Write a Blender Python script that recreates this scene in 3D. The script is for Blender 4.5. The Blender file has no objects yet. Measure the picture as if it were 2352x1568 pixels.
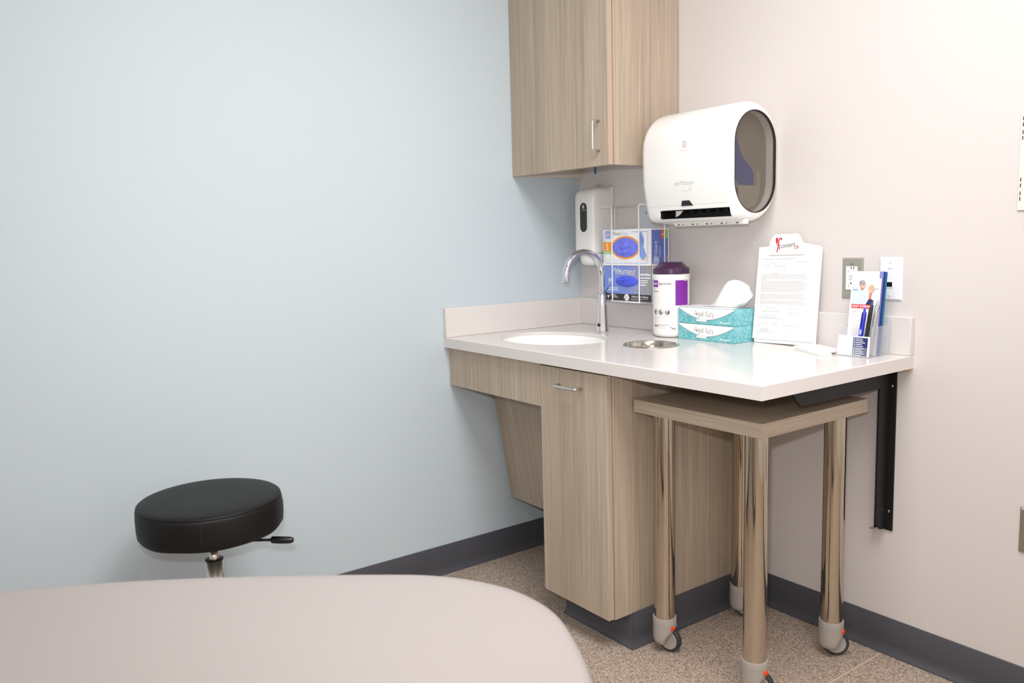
import bpy, bmesh, math, random
from mathutils import Vector, Matrix
random.seed(7)
SC = bpy.context.scene
COL = SC.collection
PI = math.pi

# ------------------------------------------------------------------ helpers
def s2l(c):
    return tuple((v/12.92 if v <= .04045 else ((v+.055)/1.055)**2.4) for v in c)
def rgb(r, g, b):
    return s2l((r/255, g/255, b/255)) + (1.0,)

MATS = {}
def mat(name, c, rough=.5, metal=0.0, spec=.5, alpha=1.0, trans=0.0, coat=0.0, emit=None, aniso=0.0, bump=None):
    if name in MATS: return MATS[name]
    m = bpy.data.materials.new(name); m.use_nodes = True
    b = m.node_tree.nodes['Principled BSDF']
    b.inputs['Base Color'].default_value = rgb(*c)
    b.inputs['Roughness'].default_value = rough
    b.inputs['Metallic'].default_value = metal
    b.inputs['Specular IOR Level'].default_value = spec
    b.inputs['Alpha'].default_value = alpha
    b.inputs['Transmission Weight'].default_value = trans
    b.inputs['Coat Weight'].default_value = coat
    b.inputs['Anisotropic'].default_value = aniso
    if bump:
        nt = m.node_tree
        tc = nt.nodes.new('ShaderNodeTexCoord'); nz = nt.nodes.new('ShaderNodeTexNoise'); bp = nt.nodes.new('ShaderNodeBump')
        nz.inputs['Scale'].default_value = bump[0]; nz.inputs['Detail'].default_value = 4
        bp.inputs['Strength'].default_value = bump[1]; bp.inputs['Distance'].default_value = bump[2]
        nt.links.new(tc.outputs['Object'], nz.inputs['Vector']); nt.links.new(nz.outputs['Fac'], bp.inputs['Height'])
        nt.links.new(bp.outputs['Normal'], b.inputs['Normal'])
    MATS[name] = m
    return m

def ramp(nt, stops):
    r = nt.nodes.new('ShaderNodeValToRGB'); cr = r.color_ramp
    while len(cr.elements) < len(stops): cr.elements.new(.5)
    for e, (p, c) in zip(cr.elements, stops): e.position = p; e.color = rgb(*c)
    return r

def wood(name, axis, tone=1.0, seed=0, lie=None):
    """greige wood-grain laminate, grain running along the given axis"""
    if name in MATS: return MATS[name]
    m = bpy.data.materials.new(name); m.use_nodes = True; nt = m.node_tree; b = nt.nodes['Principled BSDF']
    tc = nt.nodes.new('ShaderNodeTexCoord')
    def stretched(cross, along, detail, rough, dist):
        mp = nt.nodes.new('ShaderNodeMapping')
        sc = [cross, cross, cross]; sc['xyz'.index(axis)] = along
        if lie: sc['xyz'.index(lie)] = along*.2
        mp.inputs['Scale'].default_value = sc; mp.inputs['Location'].default_value = (seed*1.7, seed*2.3, seed*.9)
        nz = nt.nodes.new('ShaderNodeTexNoise'); nz.inputs['Scale'].default_value = 1.0
        nz.inputs['Detail'].default_value = detail; nz.inputs['Roughness'].default_value = rough; nz.inputs['Distortion'].default_value = dist
        nt.links.new(tc.outputs['Object'], mp.inputs['Vector']); nt.links.new(mp.outputs['Vector'], nz.inputs['Vector'])
        return nz
    fine = stretched(400, 3.0, 4, .6, .25)
    mid = stretched(70, 1.2, 3, .55, 1.0)
    big = stretched(11, .55, 2, .5, 1.2)
    a = nt.nodes.new('ShaderNodeMix'); a.inputs['Factor'].default_value = .28
    nt.links.new(fine.outputs['Fac'], a.inputs['A']); nt.links.new(mid.outputs['Fac'], a.inputs['B'])
    d = nt.nodes.new('ShaderNodeMix'); d.inputs['Factor'].default_value = .24
    nt.links.new(a.outputs['Result'], d.inputs['A']); nt.links.new(big.outputs['Fac'], d.inputs['B'])
    t = tone*1.13
    r = ramp(nt, [(.32, (132*t, 118*t, 103*t)), (.46, (151*t, 137*t, 121*t)), (.54, (162*t, 147*t, 131*t)), (.68, (186*t, 171*t, 155*t))])
    nt.links.new(d.outputs['Result'], r.inputs['Fac']); nt.links.new(r.outputs['Color'], b.inputs['Base Color'])
    b.inputs['Roughness'].default_value = .48
    bp = nt.nodes.new('ShaderNodeBump'); bp.inputs['Strength'].default_value = .12; bp.inputs['Distance'].default_value = .0006
    nt.links.new(fine.outputs['Fac'], bp.inputs['Height']); nt.links.new(bp.outputs['Normal'], b.inputs['Normal'])
    MATS[name] = m
    return m

class MB:
    """collects shapes in world coordinates and links them as one mesh object"""
    def __init__(self): self.bm = bmesh.new(); self.mats = []
    def mi(self, m):
        if m is None: return 0
        if m not in self.mats: self.mats.append(m)
        return self.mats.index(m)
    def _faces(self, fs, m, smooth):
        i = self.mi(m)
        for f in fs: f.material_index = i; f.smooth = smooth
    def box(self, lo, hi, m=None, bevel=0.0, seg=2, M=None):
        x0, y0, z0 = lo; x1, y1, z1 = hi
        vs = [self.bm.verts.new(p) for p in ((x0,y0,z0),(x1,y0,z0),(x1,y1,z0),(x0,y1,z0),(x0,y0,z1),(x1,y0,z1),(x1,y1,z1),(x0,y1,z1))]
        fs = [self.bm.faces.new([vs[i] for i in q]) for q in ((0,3,2,1),(4,5,6,7),(0,1,5,4),(1,2,6,5),(2,3,7,6),(3,0,4,7))]
        self._faces(fs, m, False)
        if bevel:
            es = list({e for f in fs for e in f.edges})
            r = bmesh.ops.bevel(self.bm, geom=es, offset=bevel, segments=seg, profile=.5, affect='EDGES', clamp_overlap=True)
            for f in r['faces']: f.material_index = self.mi(m); f.smooth = True
            vs = list({v for f in r['faces'] for v in f.verts} | {v for v in vs if v.is_valid})
        if M is not None: bmesh.ops.transform(self.bm, matrix=M, verts=[v for v in vs if v.is_valid])
        return vs
    def loft(self, rings, m=None, closed=True, caps=(True, True), smooth=True):
        vr = [[self.bm.verts.new(p) for p in r] for r in rings]
        fs = []; n = len(rings[0])
        for a, b in zip(vr[:-1], vr[1:]):
            for i in range(n if closed else n-1):
                j = (i+1) % n
                fs.append(self.bm.faces.new((a[i], a[j], b[j], b[i])))
        self._faces(fs, m, smooth)
        cf = []
        if caps[0]: cf.append(self.bm.faces.new(list(reversed(vr[0]))))
        if caps[1]: cf.append(self.bm.faces.new(vr[-1]))
        self._faces(cf, m, False)
        return vr
    def lathe(self, prof, c=(0,0,0), axis=(0,0,1), n=48, m=None, caps=(False, False), smooth=True, sx=1.0, sy=1.0):
        """prof: list of (radius, height along axis)"""
        ax = Vector(axis).normalized()
        if abs(ax.z) > .99: u, v = Vector((1,0,0)), Vector((0,1,0))*(1 if ax.z > 0 else -1)
        else:
            u = Vector((0,0,1)).cross(ax).normalized(); v = ax.cross(u)
        c = Vector(c); rings = []
        for r, h in prof:
            rings.append([c + ax*h + u*(r*sx*math.cos(2*PI*k/n)) + v*(r*sy*math.sin(2*PI*k/n)) for k in range(n)])
        return self.loft(rings, m, True, caps, smooth)
    def tube(self, pts, r, m=None, n=10, closed=False, caps=True):
        pts = [Vector(p) for p in pts]; N = len(pts); rings = []; prev = None
        for i, p in enumerate(pts):
            if closed: t = (pts[(i+1) % N]-pts[i-1])
            else: t = pts[min(i+1, N-1)]-pts[max(i-1, 0)]
            t.normalize()
            if prev is None:
                ref = Vector((0,0,1)) if abs(t.z) < .9 else Vector((1,0,0))
                u = t.cross(ref).normalized()
            else:
                u = (prev - t*prev.dot(t)).normalized()
            prev = u; v = t.cross(u)
            rr = r(i/(N-1)) if callable(r) else r
            rings.append([p + u*(rr*math.cos(2*PI*k/n)) + v*(rr*math.sin(2*PI*k/n)) for k in range(n)])
        if closed: rings.append(rings[0]); caps = False
        return self.loft(rings, m, True, (caps, caps), True)
    def prism(self, pts, vec, m=None, smooth=False):
        """closed planar polygon swept along a vector"""
        a = [self.bm.verts.new(p) for p in pts]; b = [self.bm.verts.new(Vector(p)+Vector(vec)) for p in pts]
        fs = [self.bm.faces.new(list(reversed(a))), self.bm.faces.new(b)]; n = len(pts)
        self._faces(fs, m, False)
        sd = [self.bm.faces.new((a[i], a[(i+1) % n], b[(i+1) % n], b[i])) for i in range(n)]
        self._faces(sd, m, smooth)
    def build(self, name, m=None, parent=None, origin=None, autosmooth=None, recalc=True):
        if origin is None: origin = parent['_o'] if parent is not None else (0, 0, 0)
        if recalc: bmesh.ops.recalc_face_normals(self.bm, faces=self.bm.faces)
        bmesh.ops.translate(self.bm, vec=-Vector(origin), verts=self.bm.verts)
        me = bpy.data.meshes.new(name); self.bm.to_mesh(me); self.bm.free()
        if self.mats:
            for k in self.mats: me.materials.append(k)
        elif m is not None: me.materials.append(m)
        o = bpy.data.objects.new(name, me); COL.objects.link(o)
        if parent is not None:
            o.parent = parent
            po = Vector(parent['_o']); o.location = Vector(origin)-po
        else: o.location = origin
        o['_o'] = tuple(origin)
        if autosmooth is not None:
            for p in me.polygons: p.use_smooth = True
            me.set_sharp_from_angle(angle=math.radians(autosmooth))
        return o

def fillet(pts, r, n=6):
    """round the corners of an open polyline"""
    pts = [Vector(p) for p in pts]; out = [pts[0]]
    for i in range(1, len(pts)-1):
        a, b, c = pts[i-1], pts[i], pts[i+1]
        d1 = (a-b).normalized(); d2 = (c-b).normalized()
        rr = min(r, (a-b).length*.49, (c-b).length*.49)
        p1 = b+d1*rr; p2 = b+d2*rr
        for k in range(n+1):
            t = k/n; out.append((1-t)**2*p1 + 2*t*(1-t)*b + t*t*p2)
    out.append(pts[-1]); return out

def thing(name, label, cat, loc, group=None):
    o = bpy.data.objects.new(name, None); COL.objects.link(o)
    o.empty_display_size = .05; o.location = loc; o['_o'] = tuple(loc)
    return tag(o, label, cat, group)
def tag(o, label, cat, group=None):
    o['label'] = label; o['category'] = cat
    if group: o['group'] = group
    return o
def struct(o):
    o['kind'] = 'structure'; return o

_TXT = {}
def text_geo(body, size, shear=0.0, bold=0.0, align='LEFT', spacing=1.0):
    key = (body, size, shear, bold, align, spacing)
    if key in _TXT: return _TXT[key]
    cu = bpy.data.curves.new('t', 'FONT'); cu.body = body; cu.size = size; cu.shear = shear; cu.offset = bold*size
    cu.align_x = align; cu.resolution_u = 3; cu.space_character = spacing
    o = bpy.data.objects.new('t', cu); COL.objects.link(o)
    dg = bpy.context.evaluated_depsgraph_get(); dg.update()
    me = bpy.data.meshes.new_from_object(o.evaluated_get(dg))
    r = ([(v.co.x, v.co.y) for v in me.vertices], [tuple(p.vertices) for p in me.polygons])
    bpy.data.objects.remove(o); bpy.data.curves.remove(cu); bpy.data.meshes.remove(me)
    _TXT[key] = r; return r

class Print:
    """flat printing laid on a surface; fn maps (x, y, height) to a point"""
    def __init__(self, fn, step=None): self.fn = fn; self.mb = MB(); self.step = step; self.lay = 0.0003
    def poly(self, pts, m, layer=1):
        f = self.mb.bm.faces.new([self.mb.bm.verts.new(self.fn(x, y, layer*self.lay)) for x, y in pts]); f.material_index = self.mb.mi(m)
    def rect(self, x0, y0, x1, y1, m, layer=1):
        if self.step and x1-x0 > self.step:
            n = int(math.ceil((x1-x0)/self.step))
            for k in range(n):
                a = x0+(x1-x0)*k/n; b = x0+(x1-x0)*(k+1)/n
                self.poly([(a, y0), (b, y0), (b, y1), (a, y1)], m, layer)
        else: self.poly([(x0, y0), (x1, y0), (x1, y1), (x0, y1)], m, layer)
    def frame(self, x0, y0, x1, y1, w, m, layer=1):
        self.rect(x0, y0, x1, y0+w, m, layer); self.rect(x0, y1-w, x1, y1, m, layer)
        self.rect(x0, y0+w, x0+w, y1-w, m, layer); self.rect(x1-w, y0+w, x1, y1-w, m, layer)
    def ellipse(self, cx, cy, rx, ry, m, layer=1, n=40, a0=0, a1=2*PI):
        self.poly([(cx+rx*math.cos(a0+(a1-a0)*k/n), cy+ry*math.sin(a0+(a1-a0)*k/n)) for k in range(n)], m, layer)
    def ring(self, cx, cy, rx, ry, w, m, layer=1, n=32, a0=0, a1=2*PI):
        for k in range(n):
            a = a0+(a1-a0)*k/n; b = a0+(a1-a0)*(k+1)/n
            self.poly([(cx+(rx-w)*math.cos(a), cy+(ry-w)*math.sin(a)), (cx+rx*math.cos(a), cy+ry*math.sin(a)),
                       (cx+rx*math.cos(b), cy+ry*math.sin(b)), (cx+(rx-w)*math.cos(b), cy+(ry-w)*math.sin(b))], m, layer)
    def stroke(self, pts, w, m, layer=1):
        pts = [Vector(p) for p in pts]
        for a, b in zip(pts[:-1], pts[1:]):
            d = (b-a); 
            if d.length < 1e-7: continue
            n = Vector((-d.y, d.x)).normalized()*w/2; e = d.normalized()*w*.3
            self.poly([tuple(a-e+n), tuple(a-e-n), tuple(b+e-n), tuple(b+e+n)], m, layer)
    def text(self, body, x, y, size, m, layer=1, shear=0, bold=0, align='LEFT', rot=0, spacing=1.0, sx=1.0):
        V, F = text_geo(body, size, shear, bold, align, spacing)
        c, s = math.cos(rot), math.sin(rot)
        vs = [self.mb.bm.verts.new(self.fn(x+vx*sx*c-vy*s, y+vx*sx*s+vy*c, layer*self.lay)) for vx, vy in V]
        i = self.mb.mi(m)
        for f in F:
            try: self.mb.bm.faces.new([vs[k] for k in f]).material_index = i
            except ValueError: pass
    def dashes(self, x0, x1, y, h, m, layer=1, word=(.004, .012), gap=.0016, rnd=None):
        rnd = rnd or random; x = x0
        while x < x1-.002:
            w = min(rnd.uniform(*word), x1-x); self.rect(x, y, x+w, y+h, m, layer); x += w+gap
    def build(self, name, parent):
        return self.mb.build(name, None, parent, recalc=False)

def plane_fn(o, u, v):
    o, u, v = Vector(o), Vector(u).normalized(), Vector(v).normalized(); n = u.cross(v)
    return lambda x, y, h: o+u*x+v*y+n*h

def boolean_cut(o, cutter):
    md = o.modifiers.new('cut', 'BOOLEAN'); md.object = cutter; md.operation = 'DIFFERENCE'; md.solver = 'EXACT'
    dg = bpy.context.evaluated_depsgraph_get(); dg.update()
    me = bpy.data.meshes.new_from_object(o.evaluated_get(dg))
    o.modifiers.clear(); old = o.data; o.data = me; bpy.data.meshes.remove(old)
    cm = cutter.data; bpy.data.objects.remove(cutter); bpy.data.meshes.remove(cm)

# ------------------------------------------------------------------ materials
def paint(name, c, rough=.55):
    if name in MATS: return MATS[name]
    m = mat(name, c, rough, spec=.35, bump=(420, .10, .0006)); return m
M_blue = paint('blue_wall_paint', (195, 207, 214))
M_beige = paint('warm_white_wall_paint', (217, 210, 207))
M_ceil = paint('ceiling_white', (244, 244, 242))
M_off = paint('off_white_wall_paint', (238, 235, 232))
M_cove = mat('charcoal_rubber', (76, 76, 82), .42, spec=.4)
M_counter = mat('solid_surface_counter', (220, 214, 211), .16, spec=.5, bump=(900, .02, .0002))
M_sink = mat('white_ceramic', (247, 246, 244), .08, coat=.4)
M_chrome = mat('polished_chrome', (225, 225, 230), .05, 1.0)
M_steel = mat('brushed_stainless', (205, 200, 192), .22, 1.0)
M_legsteel = mat('satin_leg_steel', (198, 187, 170), .085, 1.0)
M_satin = mat('satin_chrome', (226, 218, 208), .32, 1.0)
M_alu = mat('satin_aluminium', (214, 214, 212), .3, 1.0)
M_black = mat('black_powder_coat', (24, 24, 24), .5, spec=.35)
M_dark = mat('dark_plastic', (20, 20, 21), .3)
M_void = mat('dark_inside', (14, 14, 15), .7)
M_wp = mat('white_plastic', (240, 238, 235), .3)
M_wp2 = mat('white_plastic_soft', (234, 232, 228), .42)
M_wire = mat('white_coated_wire', (240, 240, 240), .35)
M_plate = mat('pale_painted_steel', (206, 212, 220), .45)
M_mel = mat('pale_melamine', (214, 205, 195), .5)
M_vinyl = mat('black_vinyl', (19, 18, 18), .5, spec=.28, bump=(700, .12, .0004))
M_exam = mat('greige_vinyl', (146, 138, 135), .45, spec=.4, bump=(800, .05, .0003))
M_exambase = mat('exam_base_enamel', (196, 190, 184), .5)
M_casterg = mat('grey_caster_plastic', (168, 160, 153), .5)
M_rubber = mat('tyre_rubber', (52, 52, 54), .55)
M_orange = mat('orange_tab', (240, 70, 20), .4)
M_blacktxt = mat('print_black', (35, 33, 33), .6)
M_grey = mat('print_grey', (150, 146, 146), .6)
M_lgrey = mat('print_light_grey', (203, 199, 198), .6)
M_white = mat('print_white', (247, 247, 247), .5)
M_paper = mat('paper_white', (246, 245, 244), .65)
M_tissue = mat('tissue_paper', (236, 235, 234), .85)
W_z = wood('laminate_grain_upright', 'z')
W_z2 = wood('laminate_grain_upright_side', 'z', 1.0, 3)
W_z3 = wood('laminate_grain_upright_door', 'z', 1.0, 7)
W_x = wood('laminate_grain_along_x', 'x', 1.0, 2)
W_y = wood('laminate_grain_along_y', 'y', 1.0, 5)
M_edge = mat('laminate_edge_band', (186, 163, 146), .5)

def floor_mat():
    m = bpy.data.materials.new('speckled_sheet_vinyl'); m.use_nodes = True; nt = m.node_tree; b = nt.nodes['Principled BSDF']
    tc = nt.nodes.new('ShaderNodeTexCoord')
    vo = nt.nodes.new('ShaderNodeTexVoronoi'); vo.inputs['Scale'].default_value = 410
    nt.links.new(tc.outputs['Object'], vo.inputs['Vector'])
    sep = nt.nodes.new('ShaderNodeSeparateColor'); nt.links.new(vo.outputs['Color'], sep.inputs['Color'])
    r = ramp(nt, [(0, (104, 90, 79)), (.16, (132, 115, 103)), (.42, (166, 148, 133)), (.75, (190, 172, 157)), (1, (212, 197, 183))])
    nt.links.new(sep.outputs['Red'], r.inputs['Fac'])
    # heat-welded seam every 1.83 m
    xyz = nt.nodes.new('ShaderNodeSeparateXYZ'); nt.links.new(tc.outputs['Object'], xyz.inputs['Vector'])
    a = nt.nodes.new('ShaderNodeMath'); a.operation = 'ADD'; a.inputs[1].default_value = -1.298
    nt.links.new(xyz.outputs['X'], a.inputs[0])
    ab = nt.nodes.new('ShaderNodeMath'); ab.operation = 'ABSOLUTE'; nt.links.new(a.outputs[0], ab.inputs[0])
    lt = nt.nodes.new('ShaderNodeMath'); lt.operation = 'LESS_THAN'; lt.inputs[1].default_value = .0022; nt.links.new(ab.outputs[0], lt.inputs[0])
    mx = nt.nodes.new('ShaderNodeMix'); mx.data_type = 'RGBA'
    nt.links.new(lt.outputs[0], mx.inputs['Factor']); nt.links.new(r.outputs['Color'], mx.inputs['A']); mx.inputs['B'].default_value = rgb(205, 186, 160)
    nt.links.new(mx.outputs['Result'], b.inputs['Base Color']); b.inputs['Roughness'].default_value = .5
    return m
M_floor = floor_mat()

# ------------------------------------------------------------------ setting
RX, RY, RZ = 3.2, -3.35, 2.6
def slab(name, lo, hi, m):
    b = MB(); b.box(lo, hi); return struct(b.build(name, m))
slab('floor', (-.12, RY-.12, -.1), (RX+.12, .12, 0), M_floor)
slab('ceiling', (-.12, RY-.12, RZ), (RX+.12, .12, RZ+.1), M_ceil)
slab('wall_left', (-.12, RY-.12, 0), (0, .12, RZ), M_blue)
slab('wall_back', (0, 0, 0), (RX+.12, .12, RZ), M_beige)
slab('wall_right', (RX, RY-.12, 0), (RX+.12, 0, RZ), M_off)
slab('wall_front', (0, RY-.12, 0), (RX, RY, RZ), M_off)
COVE = [(0, .104), (-.0028, .1040), (-.0042, .1025), (-.0042, .030), (-.0055, .020), (-.0090, .011), (-.0145, .005), (-.019, .0025), (-.019, 0), (0, 0)]
b = MB(); b.prism([(0.0, y, z) for y, z in COVE], (.522, 0, 0)); b.prism([(.829, y, z) for y, z in COVE], (RX-.829, 0, 0))
o = struct(b.build('baseboard_back', M_cove, autosmooth=50))
b = MB(); b.prism([(-y, 0, z) for y, z in COVE], (0, RY, 0))
struct(b.build('baseboard_left', M_cove, autosmooth=50))

# ------------------------------------------------------------------ countertop
H0, CT, CD, CL = .8636, .0354, .6515, 1.3537
SINK = (.31, -.40, .21, .165); HOLE = (.68, -.308, .0845)
def counter_slab():
    bm = bmesh.new(); r = .003
    def ring(inset, z):
        x0, x1, y0, y1 = 0.0, CL-inset, -CD+inset, 0.0
        return [bm.verts.new(p) for p in ((x0, y0, z), (x1, y0, z), (x1, y1, z), (x0, y1, z))]
    prof = [(0, H0-CT)] + [(r*(1-math.cos(a)), H0-r+r*math.sin(a)) for a in [k*PI/2/5 for k in range(6)]]
    R = [ring(i, z) for i, z in prof]
    for a, c in zip(R[:-1], R[1:]):
        for i in range(4): bm.faces.new((a[i], a[(i+1) % 4], c[(i+1) % 4], c[i])).smooth = False
    def ell(cx, cy, ax, ay, z, n=72): return [bm.verts.new((cx+ax*math.cos(2*PI*k/n), cy+ay*math.sin(2*PI*k/n), z)) for k in range(n)]
    tops, bots = [], []
    for (cx, cy, ax, ay) in (SINK, (HOLE[0], HOLE[1], HOLE[2], HOLE[2])):
        er = .005; L = []
        for k in range(6):
            a = k*PI/2/5; L.append(ell(cx, cy, ax+er*(1-math.sin(a)), ay+er*(1-math.sin(a)), H0-er+er*math.cos(a)))
        L.append(ell(cx, cy, ax, ay, H0-CT))
        n = len(L[0])
        for a, c in zip(L[:-1], L[1:]):
            for i in range(n): bm.faces.new((a[i], a[(i+1) % n], c[(i+1) % n], c[i])).smooth = True
        tops.append(L[0]); bots.append(L[-1])
    def fill(loops):
        es = []
        for L in loops:
            for i in range(len(L)):
                e = bm.edges.get((L[i], L[(i+1) % len(L)])) or bm.edges.new((L[i], L[(i+1) % len(L)])); es.append(e)
        rr = bmesh.ops.triangle_fill(bm, edges=es, use_beauty=True)
        for g in rr['geom']:
            if isinstance(g, bmesh.types.BMFace): g.smooth = False
    fill([R[-1]]+tops); fill([R[0]]+bots)
    return bm
ct = thing('countertop', 'white solid-surface worktop with sink cutout and upstands in the room corner', 'countertop', (0, 0, H0-CT))
b = MB(); b.bm.free(); b.bm = counter_slab(); b.build('slab', M_counter, ct)
b = MB(); b.box((0, -CD, H0), (.02, 0, H0+.104), bevel=.002); b.build('backsplash', M_counter, ct)
b = MB(); b.box((.02, -.02, H0), (CL, 0, H0+.104), bevel=.002); b.build('backsplash', M_counter, ct)
b = MB(); b.box((1.318, -.022, H0-CT-.007), (1.345, -.002, H0-CT), bevel=.001)
o = b.build('support_cleat', mat('raw_plywood', (190, 140, 92), .7), ct); o['label'] = 'orange-brown wood cleat'

sk = thing('sink', 'white oval undermount sink set in the worktop', 'sink', (SINK[0], SINK[1], H0-CT-.15))
b = MB()
prof = [(.9965, -.0115), (.9940, -.0125), (.985, -.030), (.955, -.065), (.87, -.098), (.69, -.124), (.42, -.136), (.12, -.140)]
def bowl_ring(sc, z, d=0.0): return [(SINK[0]+(SINK[2]*sc+d)*math.cos(2*PI*k/72), SINK[1]+(SINK[3]*sc+d)*math.sin(2*PI*k/72), H0+z) for k in range(72)]
rings = [bowl_ring(sc, z) for sc, z in prof]; outer = [bowl_ring(sc, z-.0012, .0004) for sc, z in reversed(prof)]
b.loft(rings+outer, None, True, (False, False)); b.build('bowl', M_sink, sk)
b = MB(); b.lathe([(0.001, -.002), (.018, -.002), (.024, .001), (.026, .0)], (SINK[0], SINK[1], H0-.1395), m=None); b.build('drain', M_chrome, sk)

ch = thing('waste_chute', 'round stainless waste chute ring set in the worktop', 'waste chute', (HOLE[0], HOLE[1], H0-.14))
b = MB(); R_ = .0875
b.lathe([(R_-.0005, .0002), (R_, .0012), (R_-.002, .0028), (R_-.006, .0034), (R_-.009, .0022), (R_-.0095, -.003), (R_-.0105, -.14), (R_-.0115, -.14), (R_-.0105, -.004), (R_-.006, .0002), (R_-.0005, .0002)],
        (HOLE[0], HOLE[1], H0), n=64); b.build('ring_sleeve', mat('polished_stainless', (190, 182, 172), .12, 1.0), ch)

# faucet
FX, FY = .314, -.178
fc = thing('faucet', 'chrome gooseneck sensor faucet behind the oval sink', 'faucet', (FX, FY, H0))
b = MB()
b.lathe([(.0, .0004), (.0235, .0004), (.0238, .004), (.0225, .012), (.0205, .05), (.0178, .09), (.0148, .128), (.0138, .135), (.0118, .138), (.0118, .140)], (FX, FY, H0), n=48)
b.build('body', M_chrome, fc)
sp = []
RB = .0830
for k in range(5): sp.append((FX, FY, H0+.138+(.205-.138)*k/4))
for k in range(1, 29):
    a = PI*k/28; sp.append((FX, FY-RB+RB*math.cos(a), H0+.205+RB*math.sin(a)))
sp.append((FX, FY-2*RB, H0+.197)); sp.append((FX, FY-2*RB, H0+.188))
b = MB(); b.tube(sp, .0115, n=24); b.build('spout', M_chrome, fc)
b = MB(); b.lathe([(.0, .0), (.0085, .0), (.0085, .0015), (.0, .002)], (FX, FY-2*RB, H0+.1862), n=20); b.build('aerator', M_dark, fc)
dv = Vector((.25, -.97, .12)).normalized()
b = MB(); b.lathe([(.0, .0), (.0062, .0), (.0062, .0035), (.0, .0042)], Vector((FX, FY, H0+.026))+dv*.0193, dv, n=20); b.build('sensor_window', M_dark, fc)

# ------------------------------------------------------------------ base cabinet with door
DX0, DX1, DY = .5275, .8245, -.632
bc = thing('base_cabinet', 'greige wood-grain base cabinet with one tall door under the worktop', 'cabinet', (.676, -.3, 0))
CZ0, CZ1, CY = .102, H0-CT-.003, -.609
b = MB(); b.box((DX1-.019, CY, .0), (DX1, -.0005, CZ1), bevel=.0008)
# notch for the recessed toe
o = b.build('side_panel', W_z2, bc)
cu = MB(); cu.box((DX1-.05, CY-.05, -.05), (DX1+.05, -.540, CZ0)); boolean_cut(o, cu.build('cut', None))
b = MB(); b.box((DX0+.005, CY, CZ0), (DX0+.018, -.0005, CZ1)); b.build('side_panel', W_z2, bc)
b = MB(); b.box((DX0+.0185, CY, CZ0), (DX1-.0195, -.019, CZ0+.018)); b.build('bottom_panel', M_mel, bc)
b = MB(); b.box((DX0+.0185, -.018, CZ0), (DX1-.0195, -.0005, CZ1)); b.build('back_panel', M_mel, bc)
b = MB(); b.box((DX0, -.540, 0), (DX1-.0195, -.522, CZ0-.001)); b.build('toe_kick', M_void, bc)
b = MB()
def cove_side(x, y0, y1):   # along y facing +x
    b.prism([(x-cy, y0, cz) for cy, cz in COVE], (0, y1-y0, 0))
def cove_front(y, x0, x1):
    b.prism([(x0, y+cy, cz) for cy, cz in COVE], (x1-x0, 0, 0))
cove_side(DX1+.0002, -.5402, -.020); cove_front(-.5404, DX0, DX1+.0002)
# mitred outside corner
cc = [Vector((DX1+.0002-cy, -.5404+cy, cz)) for cy, cz in COVE[:-1]]
core = [Vector((DX1+.0002, -.5404, .104)), Vector((DX1+.0002, -.5404, 0))]
for a, d in zip(cc[:-1], cc[1:]):
    p = Vector((DX1+.0002, a.y, a.z)); q = Vector((DX1+.0002, d.y, d.z)); r = Vector((a.x, -.5404, a.z)); s = Vector((d.x, -.5404, d.z))
    vs = [b.bm.verts.new(k) for k in (p, a, d, q)]; b.bm.faces.new(vs)
    vs = [b.bm.verts.new(k) for k in (a, r, s, d)]; b.bm.faces.new(vs)
o = b.build('cove_base', M_cove, bc, autosmooth=50)
b = MB(); b.box((DX0+.0008, DY, .1045), (DX1-.001, DY+.020, .8195), bevel=.0012)
dr = b.build('door', W_z3, bc)
def bar_handle(p0, p1, out, r=.0042):
    p0, p1, out = Vector(p0), Vector(p1), Vector(out)
    b = MB(); b.tube(fillet([p0, p0+out, p1+out, p1], .009, 6), r, n=14)
    return b
bar_handle((.6205, DY+.0005, .770), (.7185, DY+.0005, .770), (0, -.027, 0)).build('handle', M_alu, dr)

# ------------------------------------------------------------------ apron and sloping knee panel under the sink
ap = thing('sink_apron', 'greige wood-grain apron and sloping knee panel below the sink', 'apron', (.26, -.6, .22))
b = MB(); b.box((.0004, DY, .690), (.5255, DY+.020, CZ1), bevel=.0012); b.build('apron_panel', W_z, ap)
b = MB(); b.box((.0004, -.600, .790), (.018, -.030, .8265), bevel=.001); b.build('mounting_cleat', M_mel, ap)
d1 = Vector((0, -.4545+.388, .6317-.229)); d1n = d1.normalized(); nn = Vector((0, d1n.z, -d1n.y))*.018
P0 = Vector((.020, -.388, .229)); P1 = P0 + d1n*((.686-.229)/d1n.z)
b = MB(); b.prism([P0, P1, P1+nn, P0+nn], (.5265-.020, 0, 0)); b.build('knee_panel', wood('laminate_grain_knee', 'z', .95, 9, 'y'), ap)

# ------------------------------------------------------------------ wall cabinet
UX, UY, UZ, UT = .518, -.329, 1.4314, 2.30
uc = thing('wall_cabinet', 'greige wood-grain wall cabinet hung in the corner above the sink', 'cabinet', (.26, -.15, UZ))
b = MB(); b.box((UX-.018, UY+.0245, UZ+.001), (UX, -.0005, UT), bevel=.0008); b.build('side_panel', W_z2, uc)
b = MB(); b.box((.0006, UY+.0245, UZ+.001), (.019, -.0005, UT)); b.build('side_panel', M_mel, uc)
b = MB(); b.box((.0195, UY+.0245, UZ+.045), (UX-.0185, -.0005, UZ+.063)); b.build('bottom_panel', M_mel, uc)
b = MB(); b.box((.0195, UY+.0245, UT-.019), (UX-.0185, -.0005, UT-.001)); b.build('top_panel', M_mel, uc)
b = MB(); b.box((.003, UY, UZ), (UX-.0005, UY+.021, UT), bevel=.0012); dr = b.build('door', W_z3, uc)
b = MB(); b.box((UX-.0006, UY+.0012, UZ+.0012), (UX+.0004, UY+.0198, UT-.001)); b.build('edge_band', M_edge, dr)
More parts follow.
